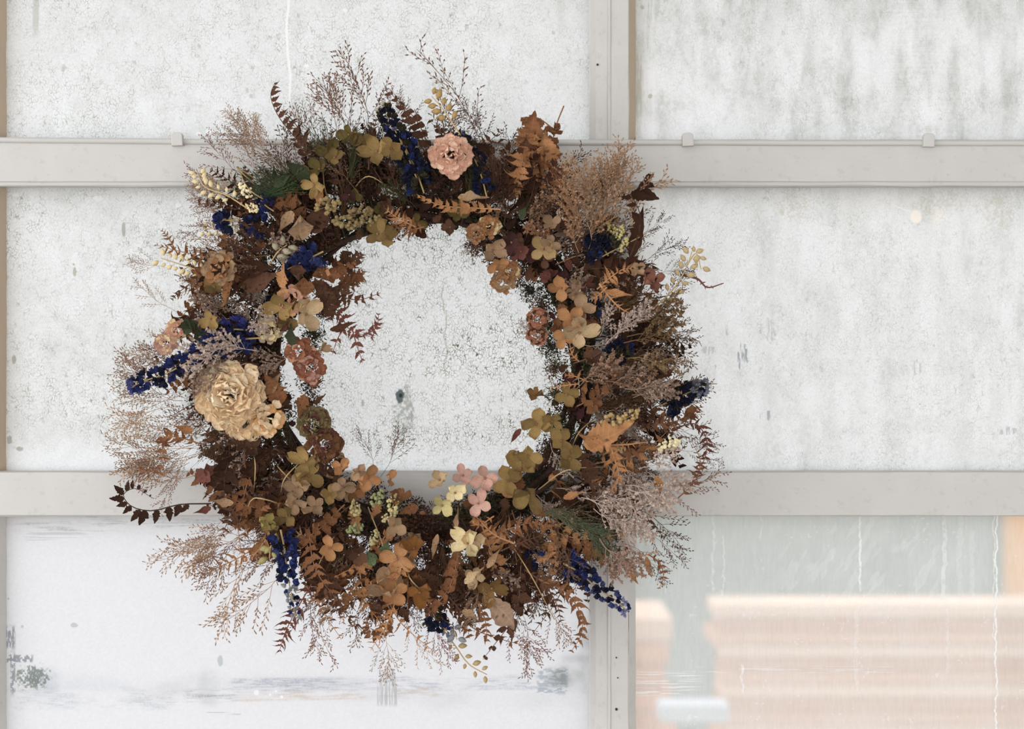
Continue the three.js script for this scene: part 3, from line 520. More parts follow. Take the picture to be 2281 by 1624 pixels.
function beadShape(seed) {                                            // a tight head of tiny round florets
  const r = rngOf(seed), g = new G(), list = [], ball = new THREE.IcosahedronGeometry(1, 0); ball.deleteAttribute('normal');
  for (let k = 0; k < 34; k++) { const t = r(), a = r() * 6.28, rad = 0.3 * Math.sin(Math.PI * (0.12 + 0.85 * t)) * (0.55 + 0.45 * r()), s = 0.055 + 0.045 * r(), o = new THREE.Object3D(); o.position.set(Math.cos(a) * rad, 0.05 + t * 0.9, Math.sin(a) * rad); o.scale.set(s, s * (0.7 + 0.5 * r()), s); o.rotation.set(r() * 3, r() * 3, 0); o.updateMatrix(); list.push(ball.clone().applyMatrix4(o.matrix)); }
  g.tube([V(0, 0), V(0.02, 0.5), V(0, 0.95)], 0.02, 0.01, 4); const tb = g.build().toNonIndexed(); tb.deleteAttribute('normal');
  const out = mergeGeometries([tb, ...list]); out.computeVertexNormals(); return out;
}
const airy = [0, 1, 2, 3, 4, 5, 6, 7].map((k) => airyShape(700 + k, { n: 9 + k % 4 * 2, bend: 0.16 * (k - 3.5), sub: 5 + k % 3, droop: 0.05 * (k % 4) }));
const fluff = [0, 1, 2, 3, 4, 5].map((k) => fluffShape(720 + k, { n: 15 + k, m: 13 + k, flake: 0.05 + 0.006 * (k % 3) }));
const bush = [0, 1, 2, 3].map((k) => bushShape(740 + k, { n: 34 + 8 * k, curl: 0.2 + 0.2 * k }));
const mossy = [0, 1, 2, 3].map((k) => mossShape(760 + k));
const beads = [0, 1, 2].map((k) => beadShape(780 + k));
function sprig(name, set, x, y, len, dir, color, o = {}) {
  const { z = 0.055, out = rr(-0.12, 0.3), label, wide = 1 } = o, a = dir * Math.PI / 180;
  const m = piece(name, set[Math.floor(rnd() * set.length)], mat(color, 'petal2'), wreath, L(x, y, z), V(Math.cos(a), Math.sin(a), out), V(rr(-1, 1), rr(-1, 1), 1.2), [len * S * wide, len * S, len * S * wide]);
  if (label) m.userData.label = label; return m;
}
// dir is in degrees, anticlockwise from the photograph's right: 0 right, 90 up, 180 left, 270 down
const AX = 945, AY = 822;
const polar = (deg, r) => [AX + Math.cos(deg * Math.PI / 180) * r, AY - Math.sin(deg * Math.PI / 180) * r];

// ---- the ring that carries it: bent canes wound together
{
  const ring = part('cane_ring', 'ring of thin dark canes wound together');
  for (let k = 0; k < 9; k++) {
    const g = new G(), pts = [], ph = k * 0.7, rad = 352 + 12 * (k % 3) - 8;
    for (let j = 0; j <= 72; j++) { const a = j / 72 * Math.PI * 2, w = 16 + 4 * (k % 2), r = rad + w * Math.cos(a * (3 + k % 3) + ph) + 6 * (fbm(Math.cos(a) * 2 + 5, Math.sin(a) * 2 + 5, k, 2) - 0.5); pts.push(L(AX + Math.cos(a) * r, AY + Math.sin(a) * r * 1.0, 0.03 + w * S * 1.4 * Math.sin(a * (3 + k % 3) + ph))); }
    g.tube(pts, 0.0024, 0.0024, 6); mesh('cane', g.build(), mat(k % 2 ? C.deep : C.dark, 'stem'), ring);
  }
}
// ---- filling: dark clumps close to the ring, leaves, ferns and sprays growing outwards from it
const reach = (deg) => 1.02 * (556 + 36 * Math.cos((deg - 300) * Math.PI / 180) + 26 * Math.cos(2 * (deg - 132) * Math.PI / 180) + 10 * Math.cos(3 * deg * Math.PI / 180)) / 556;   // the rim stands out further in some directions
const grown = (deg, r) => polar(deg, 300 + (r - 300) * reach(deg));
const near = (deg, a) => { const d = Math.abs(((deg - a) % 360 + 540) % 360 - 180); return d; };
for (let k = 0; k < 170; k++) {
  const deg = k * 360 / 85 + rr(-2, 2), r = k % 2 ? rr(322, 375) : rr(375, 470), [x, y] = grown(deg, r);
  piece('moss_clump', pick(mossy), mat(pick([C.moss, C.black, C.dark, C.brown, C.moss]), 'petal2'), wreath, L(x, y, rr(0.022, 0.05)), V(rr(-1, 1), rr(-1, 1), 0.2), V(0, 0, 1), rr(34, 54) * S);
}
for (const [x, y] of [[740, 1062], [785, 1085], [830, 1105], [880, 1122], [930, 1132], [1000, 1138], [1060, 1128], [1110, 1108], [1150, 1080], [1190, 1050], [1222, 1000], [1232, 940], [1238, 880], [1236, 820], [1228, 765], [1215, 720], [1208, 685], [1180, 645], [1150, 605], [1115, 572], [1060, 545], [690, 795], [690, 850], [692, 905], [712, 955], [735, 1010], [700, 745], [720, 690]])
  for (const q of [0, 1]) piece('moss_clump', pick(mossy), mat(pick([C.brown, C.dark, C.moss, C.black]), 'petal2'), wreath, L(x + rr(-8, 8), y + rr(-8, 8), rr(0.03, 0.055)), V(rr(-1, 1), rr(-1, 1), 0.2), V(0, 0, 1), rr(30, 42) * S);
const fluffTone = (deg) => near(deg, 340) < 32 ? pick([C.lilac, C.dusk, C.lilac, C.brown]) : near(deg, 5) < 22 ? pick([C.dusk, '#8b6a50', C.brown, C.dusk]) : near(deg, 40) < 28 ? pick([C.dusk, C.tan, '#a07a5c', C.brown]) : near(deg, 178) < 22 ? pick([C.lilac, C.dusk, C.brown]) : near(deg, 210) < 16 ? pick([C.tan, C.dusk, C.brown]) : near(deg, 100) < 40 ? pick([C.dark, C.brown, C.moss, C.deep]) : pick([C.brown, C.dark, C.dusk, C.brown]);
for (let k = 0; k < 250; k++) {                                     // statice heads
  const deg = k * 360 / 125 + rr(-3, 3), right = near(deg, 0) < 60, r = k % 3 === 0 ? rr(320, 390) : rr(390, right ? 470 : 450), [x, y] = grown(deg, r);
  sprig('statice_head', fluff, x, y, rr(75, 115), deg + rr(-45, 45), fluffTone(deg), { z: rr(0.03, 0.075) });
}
for (let k = 0; k < 200; k++) {                                     // airy sprays round the outside
  const deg = k * 360 / 200 + rr(-3, 3), r = rr(350, 450), [x, y] = grown(deg, r), thin = fbm(deg / 11, 4, 51, 2);
  if (thin < 0.44 && k % 5) continue;                              // they stand in clumps
  sprig('grass_spray', airy, x, y, rr(120, 175) * (0.75 + 0.5 * thin), deg + rr(-34, 34), near(deg, 180) < 40 ? pick(['#a98a70', '#8f7260', C.tan]) : near(deg, 340) < 50 ? pick(['#7d6455', '#8f7767', C.brown]) : pick(['#6b5142', '#85695a', '#77574a', '#9a7b64']), { z: k % 4 ? rr(0.015, 0.045) : rr(0.05, 0.075), wide: rr(0.8, 1.2) });
}
for (let k = 0; k < 90; k++) {                                      // heath tufts
  const deg = k * 360 / 45 + rr(-6, 6), r = rr(340, 440), [x, y] = grown(deg, r);
  sprig('heath_tuft', bush, x, y, rr(80, 120), deg + rr(-40, 40), near(deg, 15) < 35 ? pick(['#6e5638', '#5d452e', C.dusk]) : pick([C.moss, C.dark, '#5d452e', C.brown]), { z: rr(0.03, 0.07) });
}
for (let k = 0; k < 116; k++) {                                      // smaller fern fronds between the rest
  const deg = k < 72 ? k * 360 / 72 + rr(-4, 4) : rr(205, 340), r0 = k % 3 ? rr(340, 430) : rr(420, 480), len = rr(100, 170), sw = rr(-30, 30), [x0, y0] = grown(deg, r0), [x1, y1] = grown(deg + sw * 0.25, r0 + len * 0.55), [x2, y2] = grown(deg + sw * 0.6, r0 + len), low = near(deg, 285) < 55, z = rr(0.04, 0.075);
  frond([[x0, y0, z], [x1, y1, z + rr(0, 0.015)], [x2, y2, z + rr(-0.02, 0.02)]], { len: rr(34, 50), n: 9, fat: rr(1.3, 1.9), color: low ? pick([C.brown, C.rust, C.orange, C.brown]) : near(deg, 95) < 45 ? pick([C.dark, C.brown]) : pick([C.brown, C.dark, C.rust]), kind: pick(['hook', 'curl', 'spike', 'hook']), face: [rr(-0.6, 0.6), rr(-0.6, 0.6), 1] });
}
for (let k = 0; k < 225; k++) {                                     // loose curled leaves
  const deg = rnd() * 360, r = k % 3 ? rr(292, 430) : rr(430, 530), [x, y] = grown(deg, r), low = near(deg, 270) < 60;
  leaf(x, y, rr(28, 60), deg + rr(-90, 90), low ? pick([C.brown, C.rust, C.orange, C.brown, C.dark]) : near(deg, 90) < 50 ? pick([C.dark, C.deep, C.plum, C.brown]) : pick([C.brown, C.rust, C.dark, C.mauve, C.plum]), { z: rr(0.035, 0.074), set: rnd() < 0.5 ? broadLeaves : lobedLeaves });
}

for (let k = 0; k < 74; k++) {                                      // crumpled fronds of the outer rim
  const deg = k < 46 ? k * 360 / 46 + rr(-4, 4) : pick([rr(235, 320), rr(190, 235), rr(125, 165)]), r0 = rr(400, 455), len = rr(85, 140), sw = rr(-26, 26), [x0, y0] = grown(deg, r0), [x1, y1] = grown(deg + sw * 0.3, r0 + len * 0.55), [x2, y2] = grown(deg + sw * 0.7, r0 + len), z = rr(0.03, 0.068), low = near(deg, 285) < 55;
  frond([[x0, y0, z], [x1, y1, z + rr(0, 0.02)], [x2, y2, z + rr(-0.02, 0.02)]], { len: rr(36, 54), n: 8, fat: rr(1.5, 2.1), color: low ? pick([C.brown, C.rust, C.rust, C.dark, C.orange]) : near(deg, 150) < 30 ? pick([C.rust, C.brown, C.rust]) : pick([C.brown, C.dark, C.rust, C.deep]), kind: pick(['hook', 'curl', 'hook', 'flat']), face: [rr(-0.8, 0.8), rr(-0.8, 0.8), 1] });
}
for (let k = 0; k < 150; k++) {                                     // bare twigs
  const deg = k * 360 / 150 + rr(-3, 3), b = rr(-14, 14), r0 = rr(330, 400), r1 = r0 + rr(100, 190), z = rr(0.02, 0.06), f = curveOf([[...grown(deg, r0), z], [...grown(deg + b * 0.3, (r0 + r1) / 2), z + rr(0, 0.02)], [...grown(deg + b, r1), z + rr(-0.01, 0.02)]]), g = new G(), p0 = f.getPoint(0);
  g.tube(f.getPoints(8).map((p) => p.sub(p0)), 0.0007, 0.0003, 4); mesh('twig', g.build(), mat(pick([C.dark, C.brown, C.deep, '#8d6a4c', C.dark]), 'stem'), wreath).position.copy(p0);
}

// ---- the flowers and fronds that can be told apart, each where it stands
// tall curled frond and its neighbour at the top
frond([[735, 392, 0.05], [690, 340, 0.06], [652, 300, 0.06], [618, 255, 0.06], [603, 212, 0.06], [612, 184, 0.062]], { len: 46, n: 16, color: C.brown, kind: 'hook', side: -1, angle: 1.3, fat: 1.5, label: 'tall dark brown frond curling at its tip' });
frond([[722, 395, 0.055], [690, 330, 0.06], [652, 268, 0.06], [630, 247, 0.06]], { len: 26, n: 9, color: C.dark, kind: 'spike' });
frond([[585, 470, 0.06], [540, 425, 0.065], [500, 395, 0.065], [470, 378, 0.065]], { len: 36, n: 8, color: C.dark, kind: 'spike', fat: 1.4 });
frond([[560, 470, 0.06], [556, 410, 0.065], [545, 372, 0.065]], { len: 34, n: 8, color: C.brown, kind: 'curl', fat: 1.4 });
frond([[700, 360, 0.06], [672, 330, 0.068], [655, 300, 0.068]], { len: 32, n: 7, color: C.brown, kind: 'curl' });
// big curled leaf standing up at the top, its stalk sticking out
frond([[1256, 236, 0.05], [1243, 268, 0.055], [1236, 292, 0.06], [1228, 345, 0.07], [1242, 395, 0.075], [1236, 440, 0.07]], { len: 44, n: 12, color: C.rust, kind: 'curl', from: 0.26, fat: 1.7, label: 'large curled rust-brown fern with its stalk sticking up' });
frond([[1238, 292, 0.055], [1196, 262, 0.06], [1160, 262, 0.06]], { len: 40, n: 6, color: C.rust, kind: 'flat', side: 1, fat: 2.0 });
frond([[1180, 262, 0.06], [1182, 310, 0.07], [1162, 370, 0.075], [1148, 440, 0.07]], { len: 52, n: 13, color: C.orange, kind: 'hook', fat: 1.8, angle: 0.8 });
frond([[1210, 290, 0.06], [1200, 350, 0.075], [1208, 420, 0.075]], { len: 46, n: 10, color: C.rust, kind: 'curl', fat: 1.7 });
leaf(1172, 345, 105, 78, C.rust, { set: lobedLeaves, k: 1, z: 0.065, wide: 1.2 }); leaf(1150, 420, 120, 75, C.brown, { set: lobedLeaves, k: 0, z: 0.06, wide: 1.2 }); leaf(1220, 380, 100, 100, C.orange, { set: lobedLeaves, k: 1, z: 0.07 });
leaf(1235, 430, 90, 85, C.brown, { set: lobedLeaves, k: 2, z: 0.068 });
frond([[1250, 405, 0.05], [1215, 450, 0.05], [1185, 510, 0.05]], { len: 30, n: 9, color: C.plum, kind: 'flat', angle: 0.9 });
frond([[1235, 405, 0.045], [1243, 450, 0.045], [1245, 480, 0.045]], { len: 24, n: 7, color: C.plum, kind: 'flat', side: 1 });
// orange frond lying across the top
frond([[1115, 466, 0.09], [1050, 463, 0.093], [985, 458, 0.093], [930, 438, 0.09]], { len: 34, n: 12, color: C.orange, kind: 'hook', fat: 1.7, angle: 0.75, label: 'light orange fern frond lying across the top' });
leaf(1020, 440, 85, -8, C.tan, { k: 2, z: 0.085, wide: 0.8, out: 0.05 });
frond([[925, 505, 0.085], [890, 488, 0.09], [862, 468, 0.09]], { len: 36, n: 7, color: C.orange, kind: 'hook' });
frond([[945, 505, 0.082], [910, 512, 0.085], [870, 500, 0.085]], { len: 34, n: 7, color: C.rust, kind: 'hook' });
// folded tan leaf, upper side
leaf(672, 535, 110, 100, C.tan, { k: 5, z: 0.075, wide: 1.5, out: 0.2, label: 'folded tan leaf with dark ribs' }); leaf(700, 520, 90, 78, C.brown, { k: 3, z: 0.07, wide: 1.3 }); leaf(712, 455, 62, 95, C.orange, { k: 1, z: 0.082, wide: 0.9 });
leaf(650, 470, 70, 250, C.tan, { k: 2, z: 0.08, wide: 1.2 });
// frond at the upper outer edge with hanging leaflets
frond([[1402, 575, 0.08], [1422, 520, 0.082], [1425, 475, 0.084], [1402, 435, 0.085], [1375, 425, 0.085]], { len: 34, n: 8, color: C.dark, kind: 'flat', side: 1, fat: 1.5 });
frond([[1385, 445, 0.085], [1415, 425, 0.085], [1440, 392, 0.085]], { len: 60, n: 5, color: C.deep, kind: 'flat', side: -1, fat: 1.9, angle: 0.95, from: 0.3, label: 'black-brown frond tip with drooping leaflets' });
leaf(1405, 575, 130, 80, C.brown, { k: 1, z: 0.05, wide: 0.6 });
// thin red leaf at the outer edge
frond([[1520, 612, 0.05], [1555, 622, 0.05], [1575, 640, 0.05], [1612, 631, 0.05]], { len: 9, n: 6, color: C.mauve, kind: 'flat', rib: 3 });
// orange ferns on the right
frond([[1330, 645, 0.085], [1360, 618, 0.088], [1395, 598, 0.088], [1422, 604, 0.088]], { len: 32, n: 10, color: C.orange, kind: 'hook', label: 'orange fern frond among tan hydrangeas' });
frond([[1335, 632, 0.088], [1352, 655, 0.09], [1380, 685, 0.09], [1428, 710, 0.085]], { len: 24, n: 9, color: C.orange, kind: 'spike', rib: 2.4 });
frond([[1352, 640, 0.09], [1330, 660, 0.092], [1318, 668, 0.092]], { len: 26, n: 5, color: C.orange, kind: 'hook' });
leaf(1350, 650, 60, -10, C.orange, { k: 1, z: 0.09, wide: 0.8 });
frond([[1290, 805, 0.08], [1275, 790, 0.085], [1268, 760, 0.085]], { len: 26, n: 5, color: C.orange, kind: 'spike' });
frond([[1310, 850, 0.085], [1280, 838, 0.09], [1258, 835, 0.09]], { len: 26, n: 5, color: C.orange, kind: 'hook' }); frond([[1290, 855, 0.085], [1262, 858, 0.088], [1225, 865, 0.085]], { len: 20, n: 5, color: C.orange, kind: 'hook' });
leaf(1300, 880, 45, 80, C.orange, { k: 2 }); leaf(1312, 878, 40, 20, C.rust, { k: 1 });
frond([[1515, 935, 0.05], [1545, 920, 0.05], [1562, 905, 0.05]], { len: 30, n: 6, color: C.rust, kind: 'hook', fat: 1.4 }); leaf(1545, 905, 55, 235, C.rust, { k: 1, z: 0.055 });
// broad orange leaf and fern, lower right
leaf(1300, 990, 120, 14, C.orange, { set: lobedLeaves, k: 0, z: 0.092, wide: 1.1, face: [0, 0.4, 1], label: 'broad ribbed orange leaf' }); leaf(1345, 995, 70, 150, C.orange, { k: 1, z: 0.095, wide: 1.2 });
frond([[1356, 985, 0.095], [1368, 1020, 0.097], [1378, 1060, 0.095], [1362, 1095, 0.09]], { len: 42, n: 9, color: C.orange, kind: 'hook', angle: 0.8, rib: 2.6, label: 'orange fern with a pale midrib' });
frond([[1360, 992, 0.09], [1400, 990, 0.092], [1440, 985, 0.088]], { len: 18, n: 6, color: C.orange, kind: 'spike', rib: 2.4 });
frond([[1500, 955, 0.05], [1550, 945, 0.052], [1575, 985, 0.052], [1560, 1045, 0.055], [1528, 1092, 0.06]], { len: 32, n: 14, color: C.mauve, kind: 'hook', label: 'dark reddish frond bowed along the outer edge' });
frond([[1510, 1110, 0.055], [1545, 1075, 0.055], [1560, 1030, 0.055], [1545, 990, 0.055]], { len: 30, n: 9, color: C.rust, kind: 'hook' });
leaf(1462, 1060, 52, 275, C.orange, { k: 1, z: 0.09, wide: 1.1 }); leaf(1470, 1065, 40, 250, C.rust, { k: 2, z: 0.088 }); leaf(1255, 1110, 50, 10, C.orange, { k: 1, z: 0.08 });
// orange leaf tips, lower right edge
frond([[1365, 1255, 0.07], [1410, 1245, 0.072], [1465, 1228, 0.07]], { len: 20, n: 6, color: C.orange, kind: 'hook', rib: 2.4 }); leaf(1392, 1250, 58, 292, C.orange, { k: 0, z: 0.075, wide: 0.8 }); leaf(1440, 1240, 48, 282, C.orange, { k: 0, z: 0.07, wide: 0.7 });
frond([[1445, 1235, 0.07], [1470, 1255, 0.07], [1478, 1285, 0.07], [1468, 1312, 0.07]], { len: 24, n: 7, color: C.rust, kind: 'hook', fat: 1.4, label: 'orange-brown curled frond tip hanging past the frame' });
// brown ferns along the bottom
frond([[1100, 1150, 0.085], [1065, 1170, 0.09], [1050, 1160, 0.09]], { len: 30, n: 6, color: C.orange, kind: 'hook' });
frond([[1145, 1210, 0.085], [1100, 1190, 0.09], [1060, 1150, 0.09]], { len: 32, n: 9, color: C.orange, kind: 'hook', rib: 2.4 });
frond([[1090, 1200, 0.085], [1130, 1180, 0.09], [1185, 1165, 0.085], [1230, 1175, 0.08]], { len: 40, n: 11, color: C.rust, kind: 'spike', fat: 1.2 });
frond([[1120, 1225, 0.08], [1170, 1205, 0.085], [1215, 1190, 0.08]], { len: 38, n: 8, color: C.brown, kind: 'spike' });
frond([[1200, 1290, 0.075], [1260, 1320, 0.075], [1292, 1365, 0.075], [1296, 1410, 0.075], [1272, 1452, 0.075]], { len: 34, n: 13, color: C.rust, kind: 'hook', fat: 1.4, label: 'rust-brown frond hanging at the lower edge' });
frond([[1170, 1270, 0.075], [1210, 1300, 0.075], [1240, 1345, 0.075], [1250, 1385, 0.07]], { len: 34, n: 10, color: C.brown, kind: 'hook' });
frond([[1060, 1330, 0.07], [1080, 1380, 0.07], [1085, 1430, 0.07]], { len: 30, n: 8, color: C.rust, kind: 'hook', fat: 1.4 }); frond([[1000, 1330, 0.07], [1035, 1370, 0.07], [1060, 1395, 0.065]], { len: 34, n: 8, color: C.brown, kind: 'spike' });
leaf(1090, 1335, 110, 320, C.dusk, { k: 3, z: 0.08, wide: 1.1, label: 'pale ribbed leaf at the lower edge' }); leaf(1030, 1360, 60, 330, C.tan, { k: 2, z: 0.08 });
frond([[850, 1320, 0.07], [870, 1370, 0.072], [845, 1415, 0.07], [815, 1405, 0.07], [820, 1375, 0.072]], { len: 30, n: 12, color: C.rust, kind: 'curl', fat: 1.6, label: 'rust-coloured fern coiled into a knot' });
frond([[800, 1290, 0.07], [770, 1340, 0.07], [765, 1390, 0.07]], { len: 28, n: 8, color: C.rust, kind: 'hook' }); frond([[720, 1280, 0.07], [735, 1330, 0.07], [760, 1370, 0.07]], { len: 30, n: 8, color: C.brown, kind: 'hook' });
frond([[700, 1290, 0.06], [660, 1360, 0.06], [635, 1410, 0.06], [622, 1452, 0.06]], { len: 44, n: 10, color: C.mauve, kind: 'spike', fat: 1.3, label: 'reddish frond pointing down with narrow leaflets' });
frond([[690, 1210, 0.07], [668, 1190, 0.075], [650, 1215, 0.075]], { len: 30, n: 7, color: C.tan, kind: 'spike' });
frond([[600, 1190, 0.06], [545, 1235, 0.062], [490, 1262, 0.062], [425, 1282, 0.06]], { len: 52, n: 9, color: C.orange, kind: 'spike', fat: 0.8, label: 'light orange sparse frond reaching down' });
frond([[600, 1170, 0.065], [575, 1225, 0.065], [540, 1250, 0.065]], { len: 34, n: 8, color: C.orange, kind: 'curl' });
// dark frond looped back at the left, orange curled ferns above it
frond([[470, 1122, 0.07], [400, 1124, 0.07], [335, 1138, 0.07], [290, 1126, 0.07], [275, 1102, 0.07], [300, 1088, 0.07], [340, 1110, 0.07]], { len: 36, n: 15, color: C.deep, kind: 'flat', side: 1, fat: 1.7, label: 'black-brown frond looped back on itself' });
frond([[450, 990, 0.075], [400, 975, 0.08], [365, 975, 0.08], [362, 1020, 0.08], [350, 1075, 0.075]], { len: 34, n: 12, color: C.rust, kind: 'hook', fat: 1.3, label: 'rust fern curling down at the outer edge' });
frond([[355, 1045, 0.075], [325, 1050, 0.075], [305, 1042, 0.075]], { len: 22, n: 5, color: C.rust, kind: 'hook' }); leaf(430, 960, 60, 170, C.orange, { k: 2, z: 0.08 });
leaf(438, 1070, 58, 40, C.mauve, { k: 3, z: 0.08, wide: 1.6 }); leaf(470, 1060, 44, 120, C.mauve, { k: 4, z: 0.082, wide: 1.4 }); leaf(470, 1130, 50, 200, C.mauve, { k: 2, z: 0.08 }); leaf(520, 1120, 60, 175, C.tan, { k: 2, z: 0.085 });
// rust ferns, upper left
frond([[540, 590, 0.07], [470, 575, 0.075], [400, 560, 0.072], [345, 545, 0.07]], { len: 34, n: 12, color: C.rust, kind: 'hook', label: 'rust fern frond reaching out past the rim' });
frond([[395, 565, 0.07], [375, 530, 0.07], [360, 512, 0.07]], { len: 22, n: 6, color: C.rust, kind: 'hook' });
frond([[500, 605, 0.075], [440, 622, 0.075], [400, 650, 0.075], [382, 668, 0.075]], { len: 26, n: 9, color: C.brown, kind: 'hook', fat: 1.3 });
frond([[560, 560, 0.07], [525, 545, 0.07], [500, 530, 0.07]], { len: 34, n: 7, color: C.rust, kind: 'spike' });
leaf(520, 600, 110, 0, C.dark, { k: 1, z: 0.075, wide: 1.1 }); leaf(540, 640, 100, 10, C.brown, { k: 0, z: 0.078, wide: 1.0 }); leaf(510, 620, 80, 280, C.orange, { k: 2, z: 0.08 });
ruffled('strawflower', 'tan flower head with narrow dry petals', 490, 598, 40, C.tan, { n: 30, color2: C.orange, z: 0.09, tilt: [-0.3, 0.2] });
leaf(660, 590, 90, 280, C.brown, { k: 5, z: 0.09, wide: 1.2 }); leaf(700, 640, 80, 185, C.rust, { k: 4, z: 0.092, wide: 1.2 }); leaf(625, 640, 60, 70, C.orange, { set: lobedLeaves, k: 0, z: 0.09 }); leaf(730, 615, 30, 70, C.orange, { k: 3, z: 0.095 });
// fern reaching into the opening
frond([[735, 600, 0.07], [775, 590, 0.075], [805, 565, 0.075]], { len: 42, n: 9, color: C.brown, kind: 'hook', fat: 1.8 }); frond([[745, 640, 0.07], [785, 625, 0.072], [808, 605, 0.072]], { len: 40, n: 9, color: C.rust, kind: 'hook', fat: 1.8 });
frond([[720, 640, 0.07], [760, 660, 0.072], [800, 668, 0.072], [848, 652, 0.07]], { len: 34, n: 8, color: C.brown, kind: 'spike', fat: 2.0 });
frond([[715, 665, 0.065], [755, 695, 0.07], [780, 735, 0.07], [835, 752, 0.07]], { len: 40, n: 9, color: C.mauve, kind: 'spike', fat: 1.9, label: 'dark reddish fern reaching into the opening' });
frond([[770, 725, 0.07], [752, 755, 0.07], [740, 790, 0.07]], { len: 22, n: 3, color: C.mauve, kind: 'flat', fat: 1.4 }); frond([[785, 735, 0.07], [795, 770, 0.07], [808, 808, 0.07]], { len: 26, n: 4, color: C.mauve, kind: 'flat', fat: 1.3 });
frond([[815, 745, 0.068], [838, 730, 0.068], [844, 698, 0.068]], { len: 26, n: 6, color: C.mauve, kind: 'spike', fat: 1.7 });
frond([[700, 620, 0.075], [730, 670, 0.078], [735, 710, 0.075]], { len: 44, n: 9, color: C.brown, kind: 'hook', fat: 1.8 });
leaf(735, 735, 70, 12, C.brown, { k: 0, z: 0.068, wide: 0.5 });
frond([[690, 600, 0.078], [740, 612, 0.082], [790, 585, 0.08]], { len: 40, n: 9, color: C.rust, kind: 'curl', fat: 1.7 }); frond([[700, 655, 0.075], [750, 650, 0.08], [800, 635, 0.078]], { len: 38, n: 8, color: C.brown, kind: 'hook', fat: 1.8 });
// brown leaves beside the cream carnation
leaf(625, 900, 80, 110, C.rust, { set: lobedLeaves, k: 0, z: 0.085, wide: 1.1 }); leaf(590, 880, 66, 55, C.tan, { k: 1, z: 0.088 }); leaf(680, 880, 60, 250, C.rust, { set: lobedLeaves, k: 1, z: 0.08 }); leaf(700, 900, 40, 30, C.brown, { k: 1 }); leaf(690, 860, 40, 20, C.rust, { k: 1 });

// frilled flowers
ruffled('carnation', 'pink frilled carnation at the top', 1005, 345, 46, '#f2c9b6', { n: 60, color2: '#f6d8c8', z: 0.09, tilt: [-0.1, -0.25] });
ruffled('carnation', 'large cream-peach carnation', 515, 880, 72, '#fbe3c2', { n: 96, color2: '#fff0d8', z: 0.092, tilt: [-0.15, 0.05] });
ruffled('carnation', null, 545, 935, 48, '#f8dcb6', { n: 44, color2: '#fbe6c8', z: 0.085, tilt: [0, -0.4] });
ruffled('carnation', 'small cream carnation beside the large one', 595, 930, 38, '#fce8cc', { n: 30, color2: C.peach, z: 0.09, tilt: [0.3, -0.3] });
ruffled('carnation', 'small pink-cream carnation', 652, 668, 34, C.pink, { n: 26, color2: C.peach, z: 0.085 });
ruffled('pincushion_flower', 'fuzzy greenish-brown flower head', 700, 945, 36, '#8d7f5c', { n: 60, color2: C.mauve, z: 0.08, tilt: [0.4, 0.3] }); ruffled('pincushion_flower', 'fuzzy brown flower head', 722, 990, 38, '#8a6346', { n: 60, color2: C.mauve, z: 0.078, tilt: [0.5, 0] });
ruffled('pincushion_flower', null, 735, 1030, 32, C.brown, { n: 44, color2: C.tan, z: 0.072, tilt: [0.5, -0.2] });
for (const [x, y, r, c, c2] of [[668, 785, 32, '#b27a5e', C.pink], [690, 818, 34, '#a8705a', C.rose], [1197, 712, 24, '#c08a72', C.brown], [1196, 748, 22, '#c08a72', C.brown], [1135, 605, 24, '#b98a66', C.cream], [1120, 628, 26, C.tan, C.orange], [1090, 505, 24, C.orange, C.cream], [1060, 520, 22, '#b98a66', C.tan], [370, 765, 24, C.rose, C.cream], [393, 735, 22, C.pink, C.cream], [600, 735, 30, C.lilac, C.cream]]) ruffled('everlasting_flower', null, x, y, r, c, { n: 42, color2: c2, z: 0.078 });

